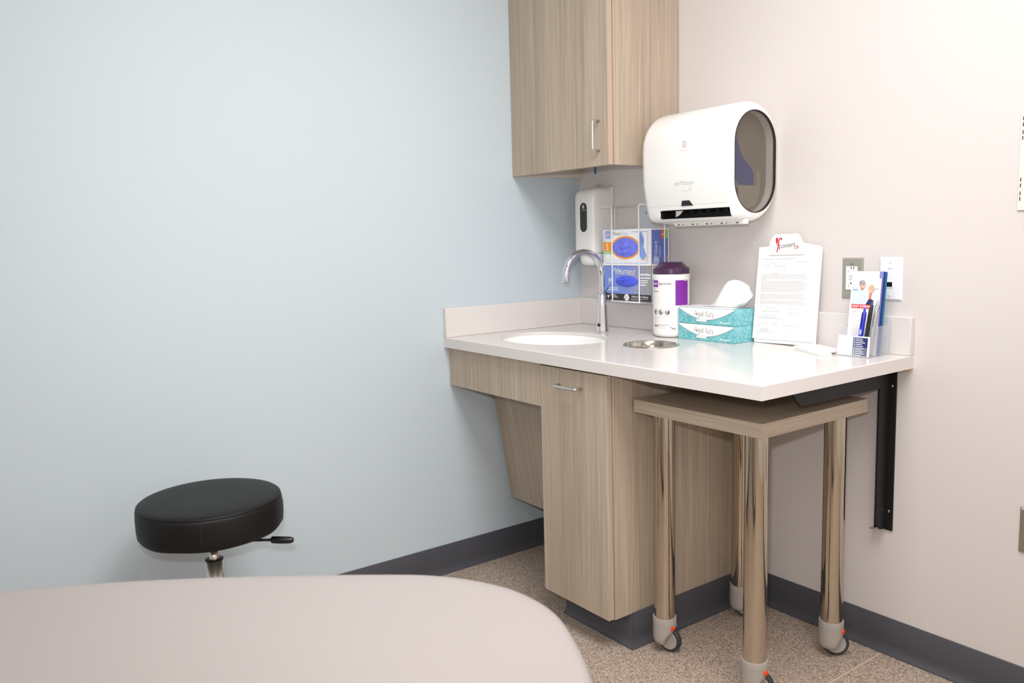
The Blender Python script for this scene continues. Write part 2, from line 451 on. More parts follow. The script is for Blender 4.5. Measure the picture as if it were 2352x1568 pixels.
bar_handle((.475, UY+.0005, 1.4785), (.475, UY+.0005, 1.5725), (0, -.028, 0)).build('handle', M_alu, dr)

b = MB(); b.box((.0865, -.0012, 1.444), (.0955, -.0002, 1.470))
tag(b.build('painters_tape', mat('blue_tape', (30, 105, 175), .7), origin=(.091, 0, 1.444)), 'scrap of blue painter\'s tape on the wall under the wall cabinet', 'tape')

# ------------------------------------------------------------------ paper towel dispenser
PX0, PX1 = .560, .9185
def stadium(inset, n=14):
    """profile in (y, z): rounded housing with a slanted lower front"""
    pts = []
    yc, rr, zt, zb = -.1200, .1175, 1.470, 1.3535
    for k in range(n+1):   # top arc from the wall side to the front
        a = PI*k/n; pts.append((yc+rr*math.cos(a), zt+rr*math.sin(a)))
    # lower front leans back, then rounds to the underside
    pts += [(-.2372, 1.40), (-.2350, 1.362), (-.2285, 1.325), (-.2200, 1.290), (-.2125, 1.264)]
    for k in range(1, 7):
        a = PI*.11+k/6*(PI/2-PI*.11); pts.append((-.187-.0265*math.cos(a), 1.2700-.0265*math.sin(a)))
    for k in range(0, n//2+1):
        a = k/(n//2)*PI/2*.97; pts.append((yc+rr*math.sin(a), zb-rr*math.cos(a)+.0005))
    cy, cz = -.12, 1.41
    out = []
    N = len(pts)
    for i in range(N):
        p = Vector(pts[i]); t = Vector(pts[(i+1) % N])-Vector(pts[i-1]); nrm = Vector((t.y, -t.x)).normalized()
        if nrm.dot(Vector((cy, cz))-p) < 0: nrm = -nrm
        q = p+nrm*inset; out.append((min(q.x, -.0008), q.y))
    return out
td = thing('paper_towel_dispenser', 'large white paper towel dispenser with smoked side window on the beige wall', 'paper towel dispenser', (.74, 0, 1.235))
b = MB(); rings = []
for x, ins in ((PX0, .030), (PX0+.003, .020), (PX0+.009, .011), (PX0+.018, .004), (PX0+.032, 0), (PX1-.022, 0), (PX1-.010, .003), (PX1-.004, .007), (PX1, .013)):
    rings.append([(x, y, z) for y, z in stadium(ins)])
b.loft(rings, None, True, (True, True)); body = b.build('housing', M_wp, td, autosmooth=35)
# recessed window
def oval(x, yc, ry, z0, z1, n=16):
    p = []
    for k in range(n+1):
        a = PI*k/n; p.append((x, yc+ry*math.cos(a), z1-ry+ry*math.sin(a)))
    for k in range(n+1):
        a = PI+PI*k/n; p.append((x, yc+ry*math.cos(a), z0+ry+ry*math.sin(a)))
    return p
WY, WR, WZ0, WZ1 = -.1115, .0955, 1.262, 1.561
cu = MB(); cu.prism(oval(PX1-.034, WY, WR, WZ0, WZ1), (.08, 0, 0)); boolean_cut(body, cu.build('cut', None))
cu = MB(); cu.box((.632, -.26, 1.2525), (.907, -.165, 1.2795)); boolean_cut(body, cu.build('cut', None))
body.data.polygons.foreach_set('use_smooth', [True]*len(body.data.polygons)); body.data.set_sharp_from_angle(angle=math.radians(35))
# slot lining
b = MB(); b.box((.6325, -.205, 1.253), (.9065, -.166, 1.2545)); b.box((.6325, -.205, 1.2775), (.9065, -.166, 1.279)); b.box((.6325, -.169, 1.2545), (.9065, -.166, 1.2775))
b.box((.6325, -.2115, 1.2545), (.6340, -.169, 1.2775)); b.box((.9050, -.2115, 1.2545), (.9065, -.169, 1.2775))
for k in range(6): b.box((.70+k*.034, -.186, 1.2695), (.709+k*.034, -.169, 1.2775))
o = b.build('towel_slot', M_void, td); o['label'] = 'dark towel slot'
b = MB(); b.prism([(.682, -.196, 1.2770), (.712, -.196, 1.2770), (.700, -.196, 1.2655), (.690, -.196, 1.2605), (.682, -.196, 1.258)], (0, .001, 0)); b.build('towel_end', M_tissue, td)
# pane and what shows behind it
M_smoke = mat('smoked_pane', (88, 79, 72), .06, alpha=.30)
b = MB(); b.prism(oval(PX1-.0045, WY, WR-.0004, WZ0+.0004, WZ1-.0004), (.0025, 0, 0)); o = b.build('window_pane', M_smoke, td)
b = MB(); ov = oval(0, WY, WR+.0006, WZ0-.0006, WZ1+.0006, 24); oi = oval(0, WY, WR-.0022, WZ0+.0022, WZ1-.0022, 24)
b.loft([[(PX1-.008, y, z) for _, y, z in ov], [(PX1+.0006, y, z) for _, y, z in ov], [(PX1+.0006, y, z) for _, y, z in oi], [(PX1-.008, y, z) for _, y, z in oi]], None, True, (False, False), False)
b.build('window_gasket', mat('gasket_dark', (40, 26, 30), .5), td)
pr = Print(plane_fn((PX1-.0338, WY, 0), (0, 1, 0), (0, 0, 1)))
M_in1, M_in2, M_in3, M_in4 = mat('inner_taupe', (168, 156, 140), .6), mat('inner_blue', (84, 104, 168), .6), mat('inner_pale', (196, 186, 172), .6), mat('inner_brown', (96, 84, 78), .6)
pr.poly([(y-WY, z) for _, y, z in oval(0, WY, WR-.001, WZ0+.001, WZ1-.001)], M_in1, 1)
pr.poly([(-.088, 1.500), (-.072, 1.512), (-.045, 1.480), (-.020, 1.430), (.020, 1.398), (.034, 1.382), (.034, 1.345), (-.034, 1.345), (-.050, 1.362), (-.088, 1.395)], M_in2, 2)
pr.poly([(-.036, 1.344), (.050, 1.344), (.050, 1.385), (.064, 1.385), (.064, 1.320), (.040, 1.285), (.0, 1.275), (-.036, 1.276)], M_in3, 2)
pr.poly([(-.072, 1.335), (-.040, 1.335), (-.038, 1.272), (-.050, 1.285), (-.064, 1.305)], M_in4, 2)
pr.build('roll_compartment', td)
# sensor eye
def front_y(z):
    P = [(1.24, -.1995), (1.258, -.2110), (1.290, -.2200), (1.325, -.2285), (1.362, -.2350), (1.40, -.2372), (1.47, -.2375)]
    for (z0, y0), (z1, y1) in zip(P[:-1], P[1:]):
        if z0 <= z <= z1: return y0+(y1-y0)*(z-z0)/(z1-z0)
    return -.2375
fn = lambda x, z, h: Vector((x, front_y(z)-h, z))
b = MB(); pts = [(.7335, 1.3060), (.7625, 1.3060), (.7745, 1.2900), (.7275, 1.2900)]
b.prism([fn(x, z, .0015) for x, z in pts], (0, .004, 0)); o = b.build('sensor_eye', M_dark, td)
pr = Print(fn); EX, EZ = .7545, 1.4735
M_emb = mat('embossed_grey', (212, 204, 206), .5)
pr.ring(EX, EZ, .0100, .0112, .0030, M_emb); pr.poly([(EX-.0065, EZ-.003), (EX+.0065, EZ-.003), (EX, EZ+.007)], M_emb); pr.poly([(EX-.0055, EZ-.0045), (EX+.0055, EZ-.0045), (EX+.003, EZ-.0075), (EX-.003, EZ-.0075)], M_emb)
pr.text('Georgia-Pacific', EX, EZ-.0205, .0062, M_emb, align='CENTER')
pr.build('maker_emblem', td); pr = Print(fn)
pr.text('enMotion', .7115, 1.3525, .0195, mat('logo_grey', (196, 189, 191), .5), shear=.28)
pr.build('printed_name', td); pr = Print(fn)
pr.stroke([(.7400, 1.3345), (.7480, 1.3362), (.7560, 1.3360), (.7620, 1.3335), (.7655, 1.3310)], .0012, M_emb)
for k in range(4): pr.stroke([(.768+k*.003, 1.3345), (.766+k*.003, 1.340+.002*(k % 2)), (.768+k*.0035, 1.346)], .0008, M_emb)
pr.build('hand_icon', td); pr = Print(fn)
pr.stroke([(.587, 1.2925), (.70, 1.2930), (.80, 1.2930), (.905, 1.2930)], .0006, mat('seam_shade', (214, 208, 206), .5))
pr.build('seam_line', td)
# serrated lip underneath
b = MB(); b.prism([(.628, -.152, 1.2440), (.644, -.152, 1.2296), (.926, -.152, 1.2296), (.926, -.152, 1.2440)], (0, -.004, 0))
lip = b.build('tear_lip', M_wp2, td)
pr = Print(plane_fn((.632, -.1560, 1.2236), (1, 0, 0), (0, 0, 1))); M_pic = mat('pictogram_grey', (105, 100, 100), .6)
for k in range(5):
    x0 = .022+k*.0575; pr.poly([(x0, .0085), (x0+.012, .0085), (x0+.007, .0125), (x0, .0125)], M_pic)
    if k < 4:
        pr.ellipse(x0+.022, .0105, .0022, .0026, M_pic, n=12); pr.stroke([(x0+.026, .0118), (x0+.036, .0108), (x0+.042, .0082)], .0006, M_grey)
pr.build('pictograms', lip)

# ------------------------------------------------------------------ soap dispenser
sd = thing('soap_dispenser', 'white soap dispenser on the wall beside the room corner', 'soap dispenser', (.14, 0, 1.09))
b = MB(); b.box((.088, -.012, 1.155), (.1930, -.0004, 1.3885), bevel=.003); b.build('back_plate', M_wp2, sd)
SX0, SX1 = .076, .1905
def rrect(x0, x1, z0, z1, rt, rb, n=7):
    p = []
    for (cx, cz, r, a0) in ((x1-rt, z1-rt, rt, 0), (x0+rt, z1-rt, rt, PI/2), (x0+rb, z0+rb, rb, PI), (x1-rb, z0+rb, rb, 1.5*PI)):
        for k in range(n+1):
            a = a0+PI/2*k/n; p.append((cx+r*math.cos(a), cz+r*math.sin(a)))
    return p
b = MB(); rings = []
for y, gx, ztop, zbot in ((-.013, .0, 1.3850, 1.160), (-.045, .0, 1.3870, 1.145), (-.075, .0, 1.3850, 1.138), (-.090, .003, 1.3790, 1.138), (-.098, .007, 1.3700, 1.140), (-.102, .014, 1.3600, 1.145), (-.1035, .024, 1.348, 1.153)):
    rings.append([(x, y, z) for x, z in rrect(SX0+gx, SX1-gx, zbot, ztop, max(.010, .022-gx*.2), .012)])
b.loft(rings, None, True, (True, True)); b.build('cover', M_wp, sd, autosmooth=40)
b = MB(); b.loft([[(x, y, z) for x, y in [(.134+rx*math.cos(2*PI*k/28), -.060+ry*math.sin(2*PI*k/28)) for k in range(28)]] for z, rx, ry in ((1.142, .054, .040), (1.120, .052, .039), (1.105, .046, .035), (1.098, .034, .027), (1.0955, .018, .015))], None, True, (True, True))
b.build('pump_spout', M_wp, sd, autosmooth=50)
b = MB(); b.prism([(.1365+.0190*math.cos(a), -.1042, (1.312 if math.sin(a) >= 0 else 1.243)+.0200*math.sin(a)) for a in [2*PI*(k+.5)/36 for k in range(36)]], (0, .004, 0))
win = b.build('window', mat('window_smoke', (44, 44, 46), .12), sd); win['label'] = 'dark oval window'
pr = Print(plane_fn((.1365, -.1042, 1.277), (1, 0, 0), (0, 0, 1)))
pr.ring(0, .040, .0052, .0068, .0018, M_white); pr.poly([(-.0024, .037), (.0024, .037), (0, .0435)], M_white); pr.text('Georgia-Pacific', 0, .0265, .0040, M_white, align='CENTER')
pr.build('window_print', win)
b = MB(); b.lathe([(.0, 0), (.006, 0), (.0075, .004), (.0065, .012), (.0, .014)], (.118, -.018, 1.3885), (-.25, 0, 1), n=20); b.box((.092, -.014, 1.3880), (.110, -.011, 1.3980))
b.build('key_lock', mat('lock_grey', (196, 196, 194), .4), sd)

# ------------------------------------------------------------------ wire glove rack
GY = -.1000                                             # front face of the boxes
rk = thing('glove_box_rack', 'white wire rack holding two glove boxes on the wall behind the faucet', 'rack', (.36, 0, .965))
RW = .0024; FYR = GY-.0045; zT, zB = 1.3105, .9700
b = MB()
xa, xb_, xc, xd = .2320, .2905, .4270, .4965
for pts in ([(xa, -.0030, zT), (xa, FYR, zT), (xb_, FYR, zT), (xb_, FYR, zB), (xa, FYR, zB), (xa, -.0030, zB)],
            [(xd, -.0030, zT), (xd, FYR, zT), (xc, FYR, zT), (xc, FYR, zB), (xd, FYR, zB), (xd, -.0030, zB)]):
    b.tube(fillet(pts, .007, 5), RW, n=8)
b.tube([(xa, -.0042, zT), (xd, -.0042, zT)], RW, n=8)
b.tube([(xa, -.0042, zB), (xd, -.0042, zB)], RW, n=8)
b.tube([(xa, FYR, zB), (xd, FYR, zB)], RW, n=8)
b.tube(fillet([(xa, -.0042, zT-.001), (xa, -.034, zT-.001), (xa, -.034, zB)], .006, 5), RW*.8, n=8)
b.tube(fillet([(xd, -.0042, 1.250), (xd, -.050, 1.250), (xd, -.050, zB)], .007, 5), RW, n=8)
b.tube([(xa, -.05, zB), (xd, -.05, zB)], RW, n=8)
b.build('wire_frame', M_wire, rk)
for x0, x1 in ((.3310, .3985),):
    b = MB(); b.box((x0, -.0016, .985), (x1, -.0003, 1.318), bevel=.0004); p = b.build('mounting_plate', M_plate, rk)
    b = MB(); b.lathe([(.0, 0), (.0042, 0), (.0034, .0016), (.0, .002)], ((x0+x1)/2-.003, -.0016, 1.285), (0, -1, 0), n=14); b.build('screw', M_steel, p)

# glove boxes
M_lblue, M_peri = mat('pale_blue_print', (196, 204, 238), .55), mat('periwinkle_print', (108, 126, 206), .5)
M_orangep, M_greenp = mat('orange_print', (250, 152, 22), .5), mat('green_print', (128, 216, 120), .5)
M_glove = mat('violet_blue_nitrile', (116, 126, 238), .5, bump=(60, .5, .003))
M_glove2 = mat('royal_blue_nitrile', (84, 100, 234), .5, bump=(60, .5, .003))
M_gloveh, M_gloved = mat('hand_light_blue_print', (142, 170, 232), .5), mat('glove_dark_blue_print', (52, 58, 178), .5)  # flat print colours: light blue of the pictured hand, and a darker blue
def glove_lump(cx, cz, rx, rz, y, bulge, m, parent, seed):
    rnd = random.Random(seed); b = MB(); nr, na = 12, 48
    ph = [(rnd.uniform(0, 6.28), rnd.uniform(2, 5), rnd.uniform(-1, 1), rnd.uniform(-1, 1)) for _ in range(7)]
    def hgt(u, v):
        h = 0
        for p, f, a, c in ph: h += abs(math.sin(p+f*(u*a+v*c)*2.2))-.5
        return h*.0030
    rings = []
    for i in range(1, nr+1):
        t = i/nr
        rings.append([(cx+rx*t*math.cos(2*PI*k/na), y-max(.0007*(1-t**6), bulge*(1-t*t)+hgt(t*math.cos(2*PI*k/na), t*math.sin(2*PI*k/na))*(1-t**4))+.0003, cz+rz*t*math.sin(2*PI*k/na)) for k in range(na)])
    b.loft(rings, None, True, (True, False)); return b.build('glove', m, parent)
GX0, GX1, GZm, GZ1 = .2385, .4775, 1.0985, 1.2280
gb = thing('glove_box', 'white and blue glove box marked S, upper box in the wire rack', 'glove box', (.358, -.05, GZm), 'glove boxes in the wire rack')
b = MB(); b.box((GX0, GY, GZm+.0005), (GX1, -.0062, GZ1), bevel=.0010); b.build('carton', mat('carton_white', (244, 244, 246), .5), gb)
pr = Print(plane_fn((GX0, GY, GZm), (1, 0, 0), (0, 0, 1))); w, h = GX1-GX0, GZ1-GZm
def fx(a): return a*w
def fz(a): return a*h
pr.rect(fx(.02), fz(.07), fx(.035), fz(.92), M_lblue); pr.rect(fx(.055), fz(.07), fx(.063), fz(.72), M_lblue); pr.rect(fx(.055), fz(.065), fx(.955), fz(.088), M_lblue)
pr.rect(fx(.94), fz(.0885), fx(.957), fz(.9045), M_lblue); pr.rect(fx(.615), fz(.905), fx(.957), fz(.935), M_lblue)
pr.rect(fx(.06), fz(.75), fx(.165), fz(.965), mat('logo_blue', (150, 162, 228), .5), 2)
pr.rect(fx(.105), fz(.79), fx(.119), fz(.92), M_white, 3); pr.rect(fx(.078), fz(.855), fx(.147), fz(.885), M_white, 3)
pr.text('FitGuard', fx(.205), fz(.845), .0165, M_grey, 2, sx=.78); pr.text('Select', fx(.415), fz(.845), .0165, M_lblue, 2, sx=.78)
pr.rect(fx(.012), fz(.40), fx(.180), fz(.66), M_orangep, 2); pr.rect(fx(.012), fz(.325), fx(.180), fz(.40), M_greenp, 2)
pr.text('S', fx(.096), fz(.435), .0340, M_white, 3, bold=.01, align='CENTER', sx=.85); pr.text('SMALL', fx(.096), fz(.342), .0085, M_white, 3, align='CENTER', bold=.01)
ocx, ocz = fx(.485), fz(.50)
pr.ellipse(ocx, ocz, fx(.300), fz(.315), M_orangep, 1, 56)
pr.text('250', fx(.075), fz(.13), .010, M_lgrey, 1); pr.dashes(fx(.18), fx(.55), fz(.15), .002, M_lblue)
# pictured gloved hand
hx = lambda a: fx(.765+a*.16)
hz = lambda a: fz(.14+a*.80)
pr.poly([(hx(.46), hz(.0)), (hx(1.02), hz(.17)), (hx(.62), hz(.46)), (hx(.70), hz(.70)), (hx(.52), hz(.90)), (hx(.32), hz(.98)), (hx(.02), hz(.92)), (hx(.0), hz(.55)), (hx(.02), hz(.22))], M_gloveh, 2)
for k in range(4): pr.stroke([(hx(.05+.14*k), hz(.93-.03*k)), (hx(.20+.13*k), hz(.70-.02*k)), (hx(.40+.05*k), hz(.55))], .0013, M_peri, 3)
pr.poly([(hx(.55), hz(.02)), (hx(1.05), hz(.0)), (hx(1.05), hz(.15))], mat('skin_print', (240, 212, 170), .5), 3)
pr.poly([(hx(.0), hz(.50)), (hx(.16), hz(.42)), (hx(.0), hz(.36))], mat('pink_print', (232, 140, 150), .5), 3)
pr.build('printed_front', gb)
glove_lump(GX0+ocx, GZm+ocz, fx(.270), fz(.272), GY-.0005, .0045, M_glove, gb, 3)
pr = Print(plane_fn((GX1, GY, GZm), (0, 1, 0), (0, 0, 1))); D_ = .0938
pr.rect(.0060, .0080, .0860, .1240, M_peri, 1)
pr.text('FitGuard', .0320, .030, .0190, M_white, 2, rot=PI/2, sx=.8); pr.text('Select', .0500, .030, .0190, M_lblue, 2, rot=PI/2, sx=.8)
pr.rect(.0140, .0100, .0420, .0300, M_lblue, 2); pr.rect(.0520, .094, .0760, .1240, mat('deep_orange_print', (236, 106, 26), .5), 2); pr.rect(.0760, .094, .0860, .1240, M_greenp, 2)
pr.text('M', .0640, .101, .018, M_white, 3, align='CENTER'); pr.text('250', .0830, .014, .014, M_lblue, 2, rot=PI/2); pr.dashes(.083, .085, .05, .03, M_lblue, 2)
pr.build('printed_end', gb)

# lower box with the fading grid
def grid_mat():
    m = bpy.data.materials.new('blue_to_black_grid_print'); m.use_nodes = True; nt = m.node_tree; B = nt.nodes['Principled BSDF']
    tc = nt.nodes.new('ShaderNodeTexCoord'); s = nt.nodes.new('ShaderNodeSeparateXYZ'); nt.links.new(tc.outputs['Object'], s.inputs['Vector'])
    def math_(op, a, bb):
        n = nt.nodes.new('ShaderNodeMath'); n.operation = op
        for i, v in enumerate((a, bb)):
            if v is None: continue
            if isinstance(v, (int, float)): n.inputs[i].default_value = v
            else: nt.links.new(v, n.inputs[i])
        return n.outputs[0]
    lines = None
    for ax in ('X', 'Y', 'Z'):
        u = math_('FRACT', math_('MULTIPLY', math_('ADD', s.outputs[ax], 10), 1/.0049), None)
        l = math_('LESS_THAN', u, .30)
        if ax == 'Y': l = math_('MULTIPLY', l, math_('GREATER_THAN', s.outputs['X'], .1185))
        elif ax == 'X': l = math_('MULTIPLY', l, math_('LESS_THAN', s.outputs['X'], .1185))
        lines = l if lines is None else math_('MAXIMUM', lines, l)
    mr = nt.nodes.new('ShaderNodeMapRange'); nt.links.new(s.outputs['X'], mr.inputs['Value'])
    mr.inputs['From Min'].default_value = -.115; mr.inputs['From Max'].default_value = .115
    base = ramp(nt, [(0, (104, 134, 214)), (.5, (100, 122, 200)), (.72, (92, 102, 160)), (.86, (44, 42, 58)), (1, (22, 20, 22))])
    lin = ramp(nt, [(0, (126, 156, 226)), (.5, (150, 166, 226)), (.8, (206, 206, 226)), (1, (222, 222, 222))])
    nt.links.new(mr.outputs['Result'], base.inputs['Fac']); nt.links.new(mr.outputs['Result'], lin.inputs['Fac'])
    mx = nt.nodes.new('ShaderNodeMix'); mx.data_type = 'RGBA'; nt.links.new(lines, mx.inputs['Factor'])
    nt.links.new(base.outputs['Color'], mx.inputs['A']); nt.links.new(lin.outputs['Color'], mx.inputs['B'])
    nt.links.new(mx.outputs['Result'], B.inputs['Base Color']); B.inputs['Roughness'].default_value = .5
    return m
LX0, LX1, LZ0, LZ1 = .2445, .4815, .9740, 1.0980
gl = thing('glove_box', 'blue gridded nitrile glove box marked M, lower box in the wire rack', 'glove box', (.363, -.05, LZ0), 'glove boxes in the wire rack')
b = MB(); b.box((LX0, GY+.001, LZ0), (LX1, -.0062, LZ1), bevel=.0010); b.build('carton', grid_mat(), gl)
pr = Print(plane_fn((LX0, GY+.001, LZ0), (1, 0, 0), (0, 0, 1))); w, h = LX1-LX0, LZ1-LZ0
M_strip = mat('charcoal_print', (48, 45, 44), .5)
pr.rect(fx(.002), fz(.004), fx(.985), fz(.195), M_strip, 1); pr.rect(fx(.985), fz(.004), fx(1), fz(.195), mat('teal_blue_print', (70, 108, 170), .5), 1)
pr.poly([(fx(.002), fz(.195)), (fx(.08), fz(.195)), (fx(.035), fz(.22)), (fx(.012), fz(.27)), (fx(.002), fz(.33))], M_strip, 1)
pr.text('NITRILE', fx(.325), fz(.735), .0235, M_blacktxt, 2, shear=.35, bold=.004, sx=.92); pr.text('NITRILE', fx(.33), fz(.745), .0235, M_white, 3, shear=.35, bold=.006, sx=.92)
pr.text('Pulse', fx(.19), fz(.82), .0230, M_white, 2, shear=.45, sx=.8); pr.text('M', fx(.085), fz(.47), .0330, M_white, 2, sx=.8)
pr.dashes(fx(.23), fx(.33), fz(.775), .0018, M_white, 2)
pr.dashes(fx(.10), fx(.30), fz(.345), .0028, M_white, 2); pr.dashes(fx(.08), fx(.31), fz(.285), .0030, M_white, 2)
pr.stroke([(fx(.045), fz(.34)), (fx(.055), fz(.30)), (fx(.085), fz(.38))], .0022, mat('navy_print', (30, 44, 110), .5), 2)
for k, (a, l) in enumerate(((.76, .20), (.735, .22), (.655, .22), (.585, .15), (.52, .15), (.455, .12))): pr.dashes(fx(.77), fx(.77+l), fz(a), .0034 if k != 1 else .002, M_white, 2, (.008, .02), .0012)
pr.ellipse(fx(.482), fz(.098), .0125, .0122, M_white, 2, 28)
for k in range(3): pr.dashes(fx(.482)-.008, fx(.482)+.008, fz(.098)+.005-.005*k, .0020, M_grey, 3, (.002, .004), .001)
pr.stroke([(fx(.42), fz(.09)), (fx(.432), fz(.055)), (fx(.46), fz(.045))], .0020, M_white, 2)
pr.text('Nitrile Exam Gloves', fx(.585), fz(.105), .0108, M_white, 2, bold=.004, sx=.93)
pr.dashes(fx(.565), fx(.93), fz(.065), .0016, M_lgrey, 2, (.003, .008), .0008); pr.dashes(fx(.565), fx(.80), fz(.030), .0016, M_lgrey, 2, (.003, .008), .0008)
pr.poly([(fx(.055), fz(.135)), (fx(.105), fz(.135)), (fx(.08), fz(.045))], M_white, 2)
for k in range(4): pr.dashes(fx(.12+.012*k), fx(.25+.016*k), fz(.155-.028*k), .0018, M_lgrey, 2, (.004, .009), .0008)
pr.build('printed_front', gl)
glove_lump(LX0+fx(.485), LZ0+fz(.555), fx(.245), fz(.155), GY+.0006, .0040, M_glove2, gl, 8)

# ------------------------------------------------------------------ wipes canister
CXc, CYc, CR = .5680, -.0950, .0620
cn = thing('wipes_canister', 'white wipes canister with dark purple lid between faucet and tissue boxes', 'canister', (CXc, CYc, H0))
b = MB()
b.lathe([(.0, .0005), (CR-.016, .0005), (CR-.007, .003), (CR-.002, .009), (CR-.0008, .018), (CR-.0008, .190), (CR+.0010, .196), (CR+.0014, .2085), (CR-.002, .2105), (.0, .2105)], (CXc, CYc, H0), n=72)
b.build('tub', mat('tub_white', (246, 244, 242), .3), cn, autosmooth=50)
M_lid = mat('aubergine_lid', (70, 40, 74), .22)
b = MB()
b.lathe([(CR-.0040, .2106), (CR-.0015, .2120), (CR-.0015, .2280), (CR-.0045, .2315), (CR-.009, .2335), (CR-.0250, .2490), (CR-.0270, .2497), (.0, .2497)], (CXc, CYc, H0), n=72, caps=(True, False))
lid = b.build('lid', M_lid, cn, autosmooth=32)
vd = Vector((.80, -.58, 0)).normalized(); vr_ = Vector((.58, .80, 0)).normalized()
Mx = Matrix.Translation(Vector((CXc, CYc, H0))) @ Matrix(((vd.x, vr_.x, 0, 0), (vd.y, vr_.y, 0, 0), (0, 0, 1, 0), (0, 0, 0, 1)))
b = MB(); b.box((CR-.020, -.000, .2125), (CR+.0012, .022, .2330), bevel=.0015, M=Mx); b.build('flip_tab', M_lid, lid)
aV = math.atan2(-2.057, 1.907)                        # bearing of the viewer side
def can_fn(x, z, hh):
    a = aV + x/CR; r = CR-.0008+hh
    return Vector((CXc+r*math.cos(a), CYc+r*math.sin(a), H0+z))
pr = Print(can_fn, .004); M_pur, M_pur2 = mat('purple_print', (126, 34, 158), .4), mat('plum_print', (96, 40, 120), .5)
pr.rect(.0140, .1080, .0660, .1930, M_pur, 1); pr.dashes(.045, .063, .1880, .0014, M_white, 2)
pr.rect(-.0780, .1680, -.0480, .1910, M_pur, 1); pr.text('Super', -.0765, .1770, .0110, M_white, 2, bold=.02, sx=1.0)
pr.text('Sani-Cloth', -.0440, .1765, .0108, M_blacktxt, 1, bold=.008, sx=.98); pr.dashes(-.0440, .0050, .1715, .0011, M_lgrey, 1, (.004, .008), .001)
pr.rect(-.0760, .1530, -.0480, .1550, M_pur2, 1); pr.dashes(-.074, -.058, .1620, .0012, M_lgrey)
for k, cx in enumerate((-.0600, -.0370, -.0125)):
    pr.ring(cx, .0850, .0106, .0106, .0008, M_grey, 1, 28); pr.ring(cx, .0850, .0072, .0072, .0028, M_blacktxt, 1, 20, .3+k, 5.6+k); pr.ellipse(cx+.0012*k-.001, .0852, .0026, .0030, M_blacktxt, 1, 12)
pr.dashes(-.0700, .0100, .0680, .0012, M_lgrey); pr.rect(-.0680, .0600, .0020, .0604, M_lgrey); pr.rect(-.0680, .0560, .0020, .0564, M_lgrey); pr.dashes(-.068, -.055, .0640, .0011, M_grey)
pr.dashes(-.0680, -.055, .0510, .0011, M_grey); pr.dashes(-.0680, -.0080, .0425, .0018, M_grey, 1, (.003, .007), .001); pr.rect(-.0680, .0370, -.0500, .0400, M_blacktxt); pr.dashes(-.048, -.022, .0378, .0015, M_grey)
pr.dashes(-.068, -.014, .0315, .0011, M_lgrey)
pr.text('PDI', .0010, .0270, .0095, M_blacktxt, 1, bold=.01); pr.poly([(-.0050, .0370), (.0000, .0360), (-.0015, .0325)], M_blacktxt)
pr.build('label', cn)

# ------------------------------------------------------------------ tissue boxes
def teal_mat():
    m = bpy.data.materials.new('teal_mottled_print'); m.use_nodes = True; nt = m.node_tree; B = nt.nodes['Principled BSDF']
    tc = nt.nodes.new('ShaderNodeTexCoord'); nz = nt.nodes.new('ShaderNodeTexNoise'); nz.inputs['Scale'].default_value = 110; nz.inputs['Detail'].default_value = 3
    nt.links.new(tc.outputs['Object'], nz.inputs['Vector'])
    r = ramp(nt, [(.30, (92, 166, 175)), (.50, (116, 190, 197)), (.70, (144, 207, 211))])
    nt.links.new(nz.outputs['Fac'], r.inputs['Fac']); nt.links.new(r.outputs['Color'], B.inputs['Base Color']); B.inputs['Roughness'].default_value = .42
    return m
M_teal = teal_mat(); M_tealg = mat('teal_shadow_print', (96, 128, 136), .5); M_pinkl = mat('swirl_pink', (232, 208, 211), .5)
TX0, TX1, TY0, TY1, TH = .6320, .8600, -.1300, -.0225, .0525
